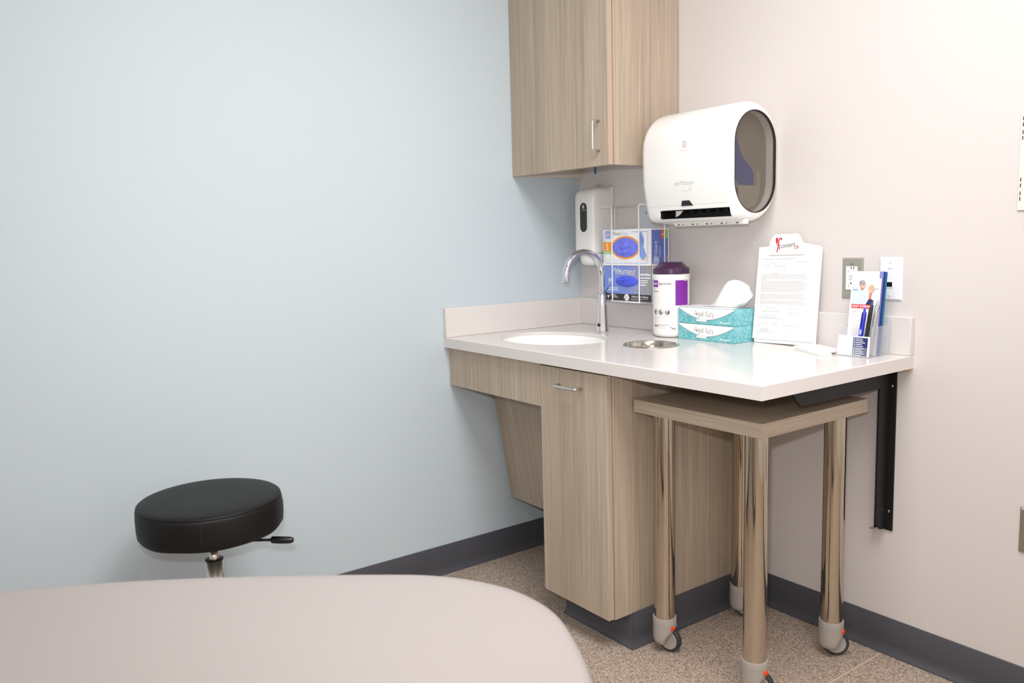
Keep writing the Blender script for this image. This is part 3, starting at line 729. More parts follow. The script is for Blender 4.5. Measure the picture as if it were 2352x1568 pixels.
def tissue_box(z, label):
    t = thing('tissue_box', label, 'tissue box', (.746, -.07, z), 'stacked teal tissue boxes')
    b = MB(); b.box((TX0, TY0, z+.0003), (TX1, TY1, z+TH), bevel=.0010); b.build('carton', M_teal, t)
    W = TX1-TX0; pr = Print(plane_fn((TX0, TY0, z), (1, 0, 0), (0, 0, 1)))
    def arc(x): 
        u = (x/W-.50)/.50; return .0148+(TH-.0165)*abs(u)**1.75*.98
    N = 40; xs = [W*k/N for k in range(N+1)]
    for a, c in zip(xs[:-1], xs[1:]):
        za, zc = min(arc(a), TH-.001), min(arc(c), TH-.001)
        pr.poly([(a, za-.0012), (c, zc-.0012), (c, zc), (a, za)], M_tealg, 1)
        pr.poly([(a, za), (c, zc), (c, TH-.0008), (a, TH-.0008)], M_white, 1)
    for k, chh in enumerate('AngelSoft'):
        x = .066+k*.0088+(.0016 if k > 4 else 0); y = .0270-(k-4)*.0005+(.0016 if k in (0, 5) else 0)
        for q, (ddx, ddy) in enumerate(((.0007, -.0006), (-.0006, -.0003), (.0005, .0005), (.0011, -.0011))): pr.text(chh, x+ddx, y+ddy, .0215, M_grey, 2+q*.2, shear=.14, bold=.012, sx=.85)
        pr.text(chh, x, y, .0215, M_white, 3.2, shear=.14, bold=.012, sx=.85)
    pr.rect(.0770, .0085, .1190, .0168, M_lgrey, 2); pr.rect(.0776, .0091, .1184, .0162, M_white, 3); pr.dashes(.082, .114, .0130, .0010, M_lgrey, 4); 
    for (sx_, sy_, sr, a0) in ((.168, .036, .0055, .5), (.1555, .024, .0060, 1.5), (.145, .0180, .0042, .2), (.181, .0445, .0042, 2.2)):
        pr.ring(sx_, sy_, sr, sr, .0007, M_pinkl, 2, 18, a0, a0+4.6); pr.ring(sx_+sr*.3, sy_, sr*.5, sr*.5, .0006, M_pinkl, 2, 14, a0+2, a0+6.2)
    pr.poly([(.172, .0085), (.184, .0085), (.177, .0135)], M_white, 2); pr.dashes(.185, .212, .0088, .0026, M_white, 2, (.005, .009), .0006); pr.dashes(.185, .197, .0058, .0010, M_white, 2)
    pr.build('printed_front', t)
    pr = Print(plane_fn((TX1, TY0, z), (0, 1, 0), (0, 0, 1)))
    for (sx_, sy_, sr, a0) in ((.030, .033, .0075, .5), (.048, .038, .0055, 2.0), (.092, .022, .0050, 3.0), (.038, .018, .0040, 1.0)):
        pr.ring(sx_, sy_, sr, sr, .0007, mat('swirl_teal', (176, 190, 200), .5), 1, 18, a0, a0+4.4)
    pr.build('printed_end', t)
    pr = Print(plane_fn((TX0, TY0, z+TH), (1, 0, 0), (0, 1, 0)))
    pr.poly([(.001, .001), (W-.012, .001), (W-.020, .020), (W-.028, .055), (W-.022, .090), (W-.012, TY1-TY0-.001), (.001, TY1-TY0-.001)], M_white, 1)
    pr.ellipse(W*.5, (TY1-TY0)*.5, .062, .013, M_lgrey, 2, 30)
    pr.build('printed_top', t); return t
tissue_box(H0, 'teal and white tissue box underneath, resting on the worktop')
tissue_box(H0+TH+.0006, 'teal and white tissue box stacked on top with tissue pulled up')
ZT = H0+2*TH+.0016
outl = [(.700, .0), (.722, .018), (.752, .048), (.780, .074), (.800, .0850), (.822, .0860), (.842, .0740), (.866, .0520), (.8880, .0385), (.878, .024), (.860, .012), (.838, .003)]
b = MB(); n1, n2 = 34, 16
def out_at(s):
    f = s*(len(outl)-1); i = min(int(f), len(outl)-2); t = f-i
    P = [outl[max(i-1, 0)], outl[i], outl[i+1], outl[min(i+2, len(outl)-1)]]
    r = []
    for k in (0, 1):
        p0, p1, p2, p3 = (q[k] for q in P)
        r.append(.5*((2*p1)+(-p0+p2)*t+(2*p0-5*p1+4*p2-p3)*t*t+(-p0+3*p1-3*p2+p3)*t**3))
    return r
rings = []
for j in range(n2+1):
    t = j/n2; row = []
    for i in range(n1+1):
        s = i/n1; ex, ez = out_at(s); bx = .712+(.820-.712)*s
        x = bx+(ex-bx)*t; z = ZT+ez*t*(1.0)
        y = -.0760+.0140*math.sin(s*12.5+.6)*(.25+.75*t)+.012*t*t*(1 if s < .6 else .3)+.0028*math.sin(s*23)*t
        row.append((x, y, z+.0004))
    rings.append(row)
b.loft(rings, None, False, (False, False)); o = b.build('facial_tissue', M_tissue, origin=(.77, -.076, ZT))
tag(o, 'white tissue sheet pulled up from the top tissue box', 'tissue')

# ------------------------------------------------------------------ clipboard with consent form
kx0, kx1, kz0, kz1 = .8700, 1.0800, H0+.0006, 1.1560
KB = Vector((kx0, -.0480, kz0)); uu = Vector((1, 0, .020)).normalized()
vv = Vector((.004, .0360, kz1-kz0)); vv = (vv-uu*vv.dot(uu)).normalized(); KH = (kz1-kz0); KW = .2165
kfn = plane_fn(KB, uu, vv)
cb = thing('clipboard', 'white clipboard leaning upright against the wall beside the tissue boxes', 'clipboard', tuple(KB))
def kprism(pts, h0, h1, bld): bld.prism([kfn(x, y, h0) for x, y in pts], kfn(0, 0, h1)-kfn(0, 0, h0))
def round_poly(pts, r, n=4):
    P = [Vector(p) for p in pts]; out = []
    for i in range(len(P)):
        a, c, d = P[i-1], P[i], P[(i+1) % len(P)]; e1 = (a-c).normalized()*r; e2 = (d-c).normalized()*r
        for k in range(n+1):
            t = k/n; q = (1-t)**2*(c+e1)+2*t*(1-t)*c+t*t*(c+e2); out.append((q.x, q.y))
    return out
b = MB(); kprism(round_poly([(0, 0), (KW, 0), (KW, KH), (KW*.69, KH+.014), (KW*.31, KH+.014), (0, KH)], .006), -.0030, 0, b); b.build('board', M_wp, cb)
clipo = [(KW*.165, KH-.022), (KW*.755, KH-.022), (KW*.755, KH-.006), (KW*.705, KH+.017), (KW*.655, KH+.034), (KW*.62, KH+.0405), (KW*.26, KH+.0405), (KW*.22, KH+.034), (KW*.175, KH+.017), (KW*.165, KH-.004)]
b = MB(); kprism(round_poly(clipo, .004), .0032, .0062, b); kprism([(KW*.25, KH-.012), (KW*.67, KH-.012), (KW*.67, KH+.012), (KW*.25, KH+.012)], .0024, .0032, b); kprism([(KW*.25, KH+.0060), (KW*.67, KH+.0060), (KW*.67, KH+.012), (KW*.25, KH+.012)], .0001, .0024, b)
cl = b.build('clip', M_wp, cb)
M_red, M_crim, M_dkred = mat('red_print', (238, 24, 52), .5), mat('crimson_print', (190, 34, 66), .5), mat('ink_grey', (96, 88, 92), .6)
pr = Print(lambda x, y, h: kfn(x, y, h+.0062))
ox, oy = KW*.165, KH-.022; S_ = KW*.59/1660.0         # clip print scale (picture units of the header)
hp = lambda x, y: (ox+(x-200)*S_, oy+(1120-y)*S_*1.02)
pr.poly([hp(*q) for q in ((585, 760), (612, 640), (622, 540), (612, 478), (585, 452), (555, 448), (525, 468), (505, 510), (508, 570), (530, 640))], M_red, 1)
pr.stroke([hp(*q) for q in ((600, 1005), (630, 830), (650, 680), (665, 560), (685, 505), (725, 482), (765, 495), (795, 535))], .0034, M_crim, 2)
pr.stroke([hp(*q) for q in ((650, 765), (700, 735))], .0034, M_crim, 2)
pr.stroke([hp(*q) for q in ((690, 860), (720, 845), (712, 815), (690, 825), (680, 870), (695, 910), (730, 900))], .0018, M_crim, 2)
pr.text('consent', hp(750, 850)[0], hp(750, 868)[1], .0200, M_dkred, 1, rot=.10, spacing=.95, sx=.86)
pr.text('ch', hp(1375, 0)[0], hp(0, 905)[1], .0165, M_crim, 1, shear=.1, bold=.012)
pr.dashes(*[hp(q, 0)[0] for q in (680, 770)], hp(0, 990)[1], .0012, M_pinkl); pr.dashes(*[hp(q, 0)[0] for q in (1410, 1560)], hp(0, 980)[1], .0014, M_pinkl); pr.rect(hp(1050, 0)[0], hp(0, 1010)[1], hp(1380, 0)[0], hp(0, 1004)[1], M_lgrey)
pr.build('header_print', cl)
fm = thing('consent_form', 'printed white form held under the clip of the white clipboard', 'form', tuple(kfn(.1, .012, .001)))
FX0, FX1, FZ0, FZ1 = -.0050, KW-.008, .0115, KH+.004
b = MB(); kprism([(FX0, FZ0), (FX1, FZ0-.001), (FX1-.002, FZ1), (FX0+.002, FZ1)], .0004, .0022, b); b.build('sheet', M_paper, fm)
pr = Print(lambda x, y, h: kfn(x, y, h+.0022)); rnd = random.Random(4)
fxm = lambda a: FX0+(FX1-FX0)*a
fzm = lambda a: KH-.022-(KH-.022-FZ0)*a              # 0 just under the clip, 1 at the foot
TXT = mat('form_ink', (192, 187, 189), .6)
pr.dashes(fxm(.10), fxm(.66), fzm(.050), .0018, TXT, 1, (.006, .014), .0014, rnd)
for z, x0, x1 in ((.088, .10, .84), (.128, .20, .84), (.155, .09, .84), (.182, .09, .84), (.215, .09, .84)): pr.rect(fxm(x0), fzm(z), fxm(x1), fzm(z)+.0005, TXT)
for z, x0, x1 in ((.088, .66, .85), (.100, .22, .32), (.122, .09, .22), (.136, .29, .50), (.222, .26, .36), (.208, .47, .50), (.208, .66, .69), (.208, .80, .83)): pr.dashes(fxm(x0), fxm(x1), fzm(z), .0014, TXT, 1, (.004, .01), .001, rnd)
z = .235
for para, cnt in ((0, 5), (1, 9), (2, 5), (3, 3)):
    for k in range(cnt):
        last = k == cnt-1; x1 = (.17 if para in (0, 2) else .72) if last and para != 3 else .84+rnd.uniform(-.04, .01)
        pr.dashes(fxm(.09), fxm(x1), fzm(z), .0015, TXT, 1, (.004, .013), .0009, rnd); z += .0150
    z += (.004 if para in (0, 2) else .020)
for z, x0, x1 in ((.615, .08, .48), (.615, .55, .80), (.660, .08, .48), (.668, .55, .78), (.705, .08, .48), (.805, .08, .45), (.822, .50, .78), (.835, .12, .45)): pr.rect(fxm(x0), fzm(z), fxm(x1), fzm(z)+.0005, TXT)
for z, x0, x1 in ((.630, .20, .34), (.636, .60, .72), (.672, .14, .44), (.682, .60, .72), (.720, .18, .40), (.742, .08, .38), (.757, .08, .48), (.818, .13, .23), (.820, .33, .40), (.832, .50, .66), (.832, .70, .78), (.842, .07, .11), (.880, .13, .28), (.893, .13, .28), (.906, .13, .26), (.922, .07, .36)): pr.dashes(fxm(x0), fxm(x1), fzm(z), .0015, TXT, 1, (.004, .01), .001, rnd)
pr.frame(fxm(.53), fzm(.955), fxm(.79), fzm(.865), .0005, TXT); pr.dashes(fxm(.54), fxm(.61), fzm(.915), .0013, TXT)
pr.build('printed_text', fm)

# ------------------------------------------------------------------ paper pads
def pad(pts, z0, z1, label):
    t = round_poly(pts, .002, 2); b = MB(); cx = sum(p[0] for p in pts)/len(pts); cy = sum(p[1] for p in pts)/len(pts)
    b.prism([(x, y, z0) for x, y in t], (0, 0, z1-z0)); o = b.build('notepad', M_paper, origin=(cx, cy, z0)); return tag(o, label, 'notepad', 'white pads on the worktop')
pad([(1.060, -.1085), (1.185, -.1740), (1.2010, -.1420), (1.078, -.0680)], H0+.0004, H0+.0050, 'lower white notepad, lying directly on the worktop before the clipboard')
pad([(1.053, -.1060), (1.178, -.1640), (1.2040, -.0960), (1.090, -.0360)], H0+.0054, H0+.0105, 'upper white notepad, lying on top of the other white pad')

# ------------------------------------------------------------------ brochure holder
M_acr = mat('clear_acrylic', (236, 238, 246), .03, alpha=.16, spec=.6)
HX0, HX1, HY0, HY1 = 1.2060, 1.3020, -.1320, -.0400
bh = thing('brochure_holder', 'clear acrylic brochure holder at the end of the worktop', 'brochure holder', (1.254, -.09, H0))
lean = .020/.17                                        # brochures lean back
def hbox(x0, y0, z0, x1, y1, z1, name, sh=True):
    b = MB(); vs = b.box((x0, y0, z0), (x1, y1, z1), bevel=.0004)
    if sh:
        for v in b.bm.verts: v.co.y += (v.co.z-H0)*lean; v.co.x += (v.co.z-H0)*.0
    return b.build(name, M_acr, bh)
hbox(HX0, HY0, H0+.0004, HX1, HY0+.0020, H0+.026, 'front_lip')
hbox(HX0, HY0+.034, H0+.0004, HX1, HY0+.0358, H0+.076, 'pocket_wall')
hbox(HX0, HY0+.0021, H0+.0004, HX0+.0018, HY1, H0+.082, 'side_wall')
hbox(HX1-.0018, HY0+.0021, H0+.0004, HX1, HY1, H0+.082, 'side_wall')
hbox(HX0, HY1-.0018, H0+.0004, HX1, HY1, H0+.110, 'back_wall')
hbox(HX0+.0019, HY0+.0021, H0+.0004, HX1-.0019, HY1-.0019, H0+.0022, 'floor_plate')
def leaf(x0, x1, y0, th, z0, z1, name, m, label, cat, group=None, tilt=lean):
    t = thing(name, label, cat, ((x0+x1)/2, y0, z0), group)
    b = MB(); b.box((x0, y0, z0), (x1, y0+th, z1))
    for v in b.bm.verts: v.co.y += (v.co.z-z0)*tilt
    b.build('leaflet' if name == 'brochure' else 'card', m, t)
    fn = lambda x, y, h: Vector((x0+x, y0-h+y*tilt, z0+y)); return t, fn
BZ0, BZ1 = H0+.0028, H0+.2270
bt, fn = leaf(1.2115, 1.2965, HY0+.0375, .0014, BZ0, BZ1, 'brochure', M_paper, 'front brochure with photo of a smiling couple and red heart screening banner', 'brochure', 'brochures in the acrylic holder')
pr = Print(fn); W, Hh = .085, BZ1-BZ0
M_skin, M_skin2, M_hair1, M_hair2 = mat('photo_skin', (226, 172, 150), .5), mat('photo_skin_deep', (204, 130, 112), .5), mat('photo_grey_hair', (168, 164, 166), .5), mat('photo_blond_hair', (206, 176, 140), .5)
M_shirt, M_cardi, M_navy, M_sea, M_sand = mat('photo_pale_blue_shirt', (206, 218, 242), .5), mat('photo_white_cardigan', (236, 238, 248), .5), mat('navy_card_print', (36, 46, 104), .5), mat('photo_sea', (150, 172, 206), .5), mat('photo_pale_sky', (234, 236, 240), .5)
P = lambda x, y: (x*W, y*Hh)
pr.poly([P(.06, .60), P(.95, .60), P(.95, .83), P(.06, .83)], M_sand, 1)
pr.poly([P(.06, .765), P(.24, .765), P(.24, .785), P(.06, .785)], M_sea, 2); pr.poly([P(.70, .78), P(.95, .79), P(.95, .80), P(.70, .79)], M_sea, 2)
pr.poly([P(.06, .60), P(.52, .60), P(.56, .66), P(.55, .72), P(.50, .765), P(.40, .79), P(.30, .785), P(.18, .755), P(.09, .69)], M_shirt, 3)
pr.ellipse(*P(.395, .835), .0086, .0135, M_skin, 4, 24); pr.ellipse(*P(.38, .868), .0086, .0062, M_hair1, 5, 20); pr.ellipse(*P(.31, .850), .0030, .0070, M_hair1, 5, 14)
pr.poly([P(.34, .775), P(.42, .775), P(.43, .80), P(.35, .80)], M_skin, 4); pr.stroke([P(.40, .812), P(.435, .808), P(.465, .815)], .0011, M_white, 6); pr.ellipse(*P(.405, .845), .0010, .0010, M_blacktxt, 6, 8); pr.ellipse(*P(.455, .845), .0010, .0010, M_blacktxt, 6, 8)
pr.poly([P(.52, .60), P(.90, .60), P(.90, .68), P(.84, .735), P(.76, .755), P(.66, .755), P(.60, .71)], M_cardi, 4); pr.poly([P(.54, .60), P(.78, .60), P(.77, .655), P(.72, .675), P(.62, .66)], M_navy, 5)
pr.poly([P(.62, .66), P(.72, .675), P(.74, .755), P(.65, .755)], M_skin2, 5); pr.ellipse(*P(.705, .790), .0082, .0118, M_hair2, 5, 22); pr.ellipse(*P(.685, .788), .0068, .0108, M_skin, 6, 22); pr.stroke([P(.655, .772), P(.685, .768), P(.715, .773)], .0010, M_white, 7)
pr.rect(*P(.07, .558), *P(.78, .602), M_red, 6); pr.text('HEART SCREENING', *P(.095, .5695), .0072, M_white, 7, bold=.022, sx=.94)
rnd = random.Random(2)
for k, (x0, x1) in enumerate(((.10, .72), (.10, .66), (.10, .24), (.10, .70), (.10, .24), (.16, .40), (.16, .38), (.16, .42), (.16, .40), (.16, .42), (.16, .38), (.16, .40), (.16, .34), (.16, .40))): pr.dashes(*[q*W for q in (x0, x1)], (.535-.026*k)*Hh, .0014, M_lgrey, 1, (.003, .008), .0009, rnd)
pr.text('119', *P(.10, .505), .0062, M_grey, 2)
pr.poly([P(.93, .92), P(1, .92), P(1, 1), P(.93, 1)], M_peri, 2)
pr.build('printed_cover', bt)
for k, (c, lb, dx) in enumerate((((122, 118, 190), 'violet-edged brochure just behind the heart screening one', .0035), ((34, 60, 128), 'navy brochure between the violet-edged and teal-blue ones', .0065), ((32, 120, 168), 'teal-blue brochure at the very back of the acrylic holder', .0105))):
    leaf(1.2110+dx, 1.2965+dx*.3, HY0+.0420+k*.0075, .0028, BZ0, BZ1-.001*k, 'brochure', mat('brochure_cover_%s' % 'abc'[k], c, .35), lb, 'brochure', 'brochures in the acrylic holder')
# card in the front pocket
cdt, fn = leaf(1.2085, 1.2995, HY0+.0024, .0014, H0+.0026, H0+.0560, 'appointment_card', M_paper, 'white card with navy list panel in the front of the acrylic holder', 'card')
pr = Print(fn); Hc = .0534
pr.rect(.0435, .0010, .0855, .0500, M_navy, 1)
for k in range(10):
    zz = .0460-.0048*k; pr.rect(.0462, zz-.0012, .0490, zz+.0016, M_white, 2); pr.dashes(.0510, .0700+.004*((k*7) % 3), zz-.0008, .0018, M_white, 2, (.004, .008), .0005, rnd)
for zz, a, c in ((.042, .010, .034), (.030, .006, .018), (.030, .022, .038), (.012, .008, .036), (.007, .006, .030)): pr.dashes(a, c, zz, .0007, M_lgrey, 1, (.003, .006), .001, rnd)
pr.build('printed_face', cdt)
# pens standing in the pocket
def pen(x, y, z0, L, r, m, label, clip_m, tilt=(.075, .11), print_=None):
    ax = Vector((tilt[0], tilt[1], 1)).normalized(); t = thing('pen', label, 'pen', (x, y, z0), 'pens in the acrylic holder')
    b = MB(); b.lathe([(.0006, 0), (.0016, .004), (r*.8, .014), (r, .020), (r, L*.86), (r*.92, L*.90), (r*.55, L*.905), (r*.5, L*.985), (.0, L)], (x, y, z0), ax, n=20, caps=(True, False)); b.build('barrel', m, t)
    c = Vector((x, y, z0)); o2 = Vector((.15, -1, .1)).normalized()
    b = MB(); b.tube([c+ax*L*.88+o2*(r*.3), c+ax*L*.88+o2*(r+.0022), c+ax*L*.60+o2*(r+.0016)], .0011, n=8); b.build('pocket_clip', clip_m, t)
    if print_:
        s = ax.cross(o2).normalized(); o3 = s.cross(ax).normalized()
        if o3.dot(o2) < 0: o3 = -o3
        def pf(xx, yy, h):
            a = xx/r; return c+ax*yy+(o3*math.cos(a)+ax.cross(o3)*math.sin(a))*(r+.0002+h)
        p = Print(pf); p.text(print_, .0022, L*.42, .0078, M_white, 1, rot=PI/2, shear=.2, bold=.02, sx=1.1); p.build('printed_name', t)
    return t
PZ = H0+.0030; py = HY0+.0160
pen(1.2610, py-.001, PZ, .130, .0062, mat('blue_barrel', (52, 58, 200), .2), 'bright blue pen, leftmost pen in the acrylic holder', M_dark, (.080, .10), 'Vein')
pen(1.2730, py+.004, PZ, .144, .0038, mat('smoky_barrel', (60, 66, 76), .2), 'slim dark clear-barrelled pen beside the bright blue pen', M_dark, (.085, .10))
pen(1.2800, py-.003, PZ, .152, .0044, mat('black_barrel', (30, 32, 34), .25), 'tallest black pen in the acrylic holder, between clear and silver pens', M_dark, (.085, .10))
pen(1.2920, py+.003, PZ, .152, .0056, mat('silver_barrel', (176, 180, 182), .25, .6), 'silver grey pen, rightmost pen in the acrylic holder', M_alu, (.075, .11))

# ------------------------------------------------------------------ wall plates
def wall_plate(x0, x1, z0, z1, m, name, label, cat, bev=.004, th=.006):
    t = thing(name, label, cat, ((x0+x1)/2, 0, z0)); b = MB()
    b.loft([[(x0, -.0002, z0), (x1, -.0002, z0), (x1, -.0002, z1), (x0, -.0002, z1)], [(x0, -.0015, z0), (x1, -.0015, z0), (x1, -.0015, z1), (x0, -.0015, z1)],
            [(x0+bev, -th, z0+bev), (x1-bev, -th, z0+bev), (x1-bev, -th, z1-bev), (x0+bev, -th, z1-bev)]], None, True, (True, True), False)
    b.build('face_plate', m, t); return t
def screw(x, z, y, parent, m, r=.0035):
    b = MB(); b.lathe([(.0, 0), (r, 0), (r*.7, .0012), (.0, .0016)], (x, y, z), (0, -1, 0), n=14); b.box((x-r*.7, y-.0019, z-.0004), (x+r*.7, y-.0014, z+.0004)); return b.build('screw', m, parent)
gp = wall_plate(1.1390, 1.2030, 1.0095, 1.1245, mat('outlet_plate_steel', (172, 170, 160), .35, .55), 'power_outlet', 'power outlet with stainless steel plate and white receptacle behind the brochures', 'outlet')
screw(1.171, 1.116, -.006, gp, M_steel); screw(1.171, 1.018, -.006, gp, M_steel)
b = MB(); b.box((1.1540, -.0085, 1.0345), (1.1880, -.0055, 1.1005), bevel=.0008); rc = b.build('receptacle', M_wp, gp)
pr = Print(plane_fn((1.154, -.0085, 1.0345), (1, 0, 0), (0, 0, 1)))
for z in (.049, .006):
    pr.rect(.0085, z, .0098, z+.009, M_grey); pr.rect(.0220, z+.001, .0234, z+.008, M_blacktxt); pr.ellipse(.0165, z+.0125, .0022, .0024, M_blacktxt, n=12)
pr.ellipse(.024, .062, .0022, .0022, M_blacktxt, n=12); pr.rect(.010, .028, .024, .0335, M_lgrey); pr.rect(.010, .036, .024, .0415, M_lgrey); pr.ellipse(.004, .035, .0007, .0007, mat('indicator_green', (60, 170, 90), .4), n=8)
pr.build('sockets', rc)
pr = Print(plane_fn((1.139, -.006, 1.0095), (1, 0, 0), (0, 0, 1))); pr.text('N12', .032, .0945, .0062, M_blacktxt, align='CENTER'); pr.build('plate_marking', gp)
dp = wall_plate(1.2515, 1.3160, 1.0095, 1.1260, mat('data_plate_white', (240, 240, 244), .35), 'data_outlet', 'white data wall plate marked N12 partly hidden by the brochures', 'outlet')
screw(1.2838, 1.1125, -.006, dp, M_wp2, .0028); screw(1.2838, 1.0225, -.006, dp, M_wp2, .0028)
pr = Print(plane_fn((1.2515, -.006, 1.0095), (1, 0, 0), (0, 0, 1))); pr.text('N12', .0322, .0840, .0066, M_grey, align='CENTER'); pr.build('plate_marking', dp)
b = MB(); b.box((1.2735, -.0075, 1.0430), (1.2935, -.0055, 1.0630), bevel=.0005); jk = b.build('jack', M_wp2, dp)
b = MB(); b.box((1.2760, -.0080, 1.0465), (1.2910, -.0074, 1.0590)); b.build('jack_opening', M_dark, jk)

# cream wall unit cut by the frame
wu = thing('wall_unit', 'cream slotted wall unit at the edge beyond the dispenser', 'wall unit', (1.68, 0, 1.2254))
M_cream = mat('cream_plastic', (238, 231, 220), .4)
b = MB(); b.box((1.5930, -.0040, 1.238), (1.79, -.0003, 1.470), bevel=.0012); bk = b.build('back_plate', M_cream, wu)
b = MB(); b.box((1.6195, -.022, 1.2262), (1.78, -.0042, 1.455), bevel=.006, seg=4); b.build('cover', M_cream, wu)
for z0 in (1.4485, 1.4345, 1.4165, 1.4035, 1.3060, 1.2925, 1.2740, 1.2610):
    b = MB(); b.box((1.5972, -.0046, z0), (1.5998, -.0036, z0+.0090)); b.build('slot', mat('slot_dark', (90, 82, 88), .6), bk)
sp_ = wall_plate(1.6335, 1.7480, .4000, .5150, mat('blank_plate_steel', (150, 144, 130), .35, .6), 'blank_wall_plate', 'stainless blank wall plate low on the wall at the edge', 'wall plate', .006, .007)
screw(1.6520, .5000, -.007, sp_, M_steel)

# ------------------------------------------------------------------ counter support bracket
br = thing('counter_bracket', 'black steel angle bracket carrying the free end of the worktop', 'bracket', (1.285, 0, .3613))
zc = H0-CT-.0006
b = MB(); b.box((1.2570, -.0052, .3613), (1.3110, -.0003, zc-.0055), bevel=.0008); b.build('wall_leg', M_black, br)
b = MB(); b.box((1.2570, -.468, zc-.0050), (1.3110, -.0003, zc), bevel=.0008); b.build('top_leg', M_black, br)
b = MB(); wb = .0563
b.prism([(1.2875, -.0053, zc-.0056), (1.2875, -.0053, .3640), (1.2875, -wb+.022, .3690), (1.2875, -wb, .3950), (1.2875, -wb, zc-wb), (1.2875, -.4150, zc-wb+.002), (1.2875, -.4650, zc-.0056)], (.005, 0, 0)); b.build('web', M_black, br)
screw(1.2985, .7735, -.0052, br, M_steel, .0052); screw(1.2990, .4165, -.0052, br, M_steel, .0052)
b = MB(); b.box((1.2575, -.0290, .3616), (1.2680, -.0054, .3640)); b.build('foot_tab', M_steel, br)

# ------------------------------------------------------------------ rolling table under the worktop
TXa, TXb, TYa, TYb, TZa, TZb = .840, 1.2735, -.5430, -.0800, .7080, .7450
rt = thing('rolling_table', 'small wood-grain rolling table with steel legs tucked under the worktop', 'table', ((TXa+TXb)/2, (TYa+TYb)/2, 0))
b = MB(); b.box((TXa, TYa+.0005, TZa), (TXb-.0005, TYb, TZb), bevel=.0008); top = b.build('table_top', W_x, rt)
b = MB(); b.box((TXb-.0007, TYa+.0004, TZa+.0002), (TXb, TYb, TZb-.0002)); b.build('edge_band', W_y, top)
def caster(lx, ly, axis, parent):
    ax = Vector((axis[0], axis[1], 0)).normalized(); sd_ = Vector((-ax.y, ax.x, 0)); c = Vector((lx, ly, 0))
    if sd_.dot(Vector((.59, .81, 0))) < 0: sd_ = -sd_
    b = MB(); b.lathe([(.0, .1065), (.0335, .1065), (.0340, .1050), (.0340, .088), (.0335, .0875), (.0340, .0868), (.0, .0868)], c, n=40)
    # hood: full round above the wheel, then a rounded tongue on its outer side
    def dsec(z, smax, amin, sc=1.0):
        p = []
        for k in range(36):
            a = 2*PI*k/36; sx_, ax_ = .0340*sc*math.cos(a), .0340*sc*math.sin(a)
            p.append(c+sd_*min(sx_, smax)+ax*max(ax_, amin)+Vector((0, 0, z)))
        return p
    b.loft([dsec(.0864, .034, -.034), dsec(.0770, .034, -.034)], None, True, (True, True))
    b.loft([dsec(.0768, .034, .0066), dsec(.066, .031, .0066), dsec(.058, .024, .0066), dsec(.050, .018, .0066), dsec(.042, .0135, .0066, .98), dsec(.035, .0125, .0066, .95), dsec(.0300, .0110, .0066, .86), dsec(.0268, .008, .0066, .72), dsec(.0256, .004, .0066, .52)], None, True, (True, True))
    hs = b.build('caster_housing', M_casterg, parent, autosmooth=40)
    wc = c+sd_*.013+Vector((0, 0, .0365)); R = .0362
    b = MB(); b.lathe([(.026, -.016), (R-.004, -.0165), (R, -.011), (R, -.001), (R-.004, .0045), (.0275, .0045)], wc, ax, n=48, m=M_rubber)
    b.lathe([(.0, -.0150), (.0265, -.0155), (.0278, -.012), (.0278, .0045), (.026, .0062), (.020, .0052), (.0, .0058)], wc, ax, n=48, m=M_casterg)
    b.build('caster_wheel', None, parent, autosmooth=40)
    tg = Vector((.80, -.58, 0)); tp = (tg*.55+sd_*.85).normalized()
    b = MB(); M4 = Matrix.Translation(c+tp*.0335+Vector((0, 0, .080))) @ tp.to_track_quat('X', 'Z').to_matrix().to_4x4()
    b.box((-.004, -.0065, -.0055), (.0042, .0065, .0045), bevel=.0012, M=M4); b.build('release_tab', M_orange, parent)
LR = .0300
for lx, ly, ax in ((1.2140, -.4830, (.38, -.92)), (.8990, -.4830, (.23, -.97)), (1.2140, -.1380, (.64, -.77)), (.8990, -.1380, (.42, -.91))):
    b = MB(); b.lathe([(.0, .1066), (LR, .1066), (LR, TZa-.0003), (.0, TZa-.0003)], (lx, ly, 0), n=48)
    lg = b.build('leg', M_legsteel, rt, origin=(lx, ly, 0), autosmooth=40); caster(lx, ly, ax, lg)

# ------------------------------------------------------------------ stool
SXc, SYc = .2930, -1.5720
st = thing('rolling_stool', 'round black vinyl stool in front of the blue wall', 'stool', (SXc, SYc, 0))
b = MB(); SR = .1850; zt = .5500
prof = [(.0, .000), (SR*.45, -.0002), (SR*.80, -.0016), (SR-.016, -.0042), (SR-.008, -.0068), (SR-.0040, -.0100), (SR-.0032, -.0118), (SR-.0052, -.0130), (SR-.0026, -.0146), (SR-.0014, -.020), (SR+.0004, -.040), (SR+.0002, -.065), (SR-.0015, -.084), (SR-.007, -.0930), (SR-.018, -.0968), (.0, -.0965)]
n = 120; rings = []
for r, h in prof[1:-1]:
    row = []
    for k in range(n):
        a = 2*PI*k/n; rr = r+(.0007*math.sin(5*a+1)+.0005*math.sin(11*a))*(1 if h < -.02 else 0)
        row.append((SXc+rr*math.cos(a), SYc+rr*math.sin(a), zt+h+(.0008*math.sin(7*a+.5) if h < -.085 else 0)))
    rings.append(row)
b.loft(rings, None, True, (True, True)); seat = b.build('seat', M_vinyl, st, recalc=True)
for p in seat.data.polygons: p.use_smooth = True
aS = math.atan2(-.584, .802)+.225
b = MB()
for da in (-.010, .010): b.tube([(SXc+(SR+q)*math.cos(aS+da*(.6 if i else 1)), SYc+(SR+q)*math.sin(aS+da*(.6 if i else 1)), zt-z) for i, (q, z) in enumerate(((-.0030, .0145), (-.0012, .022), (.0004, .042), (.0002, .066), (-.0035, .082)))], .0008, n=6)
b.build('seam', mat('seam_black', (26, 25, 25), .5), seat)
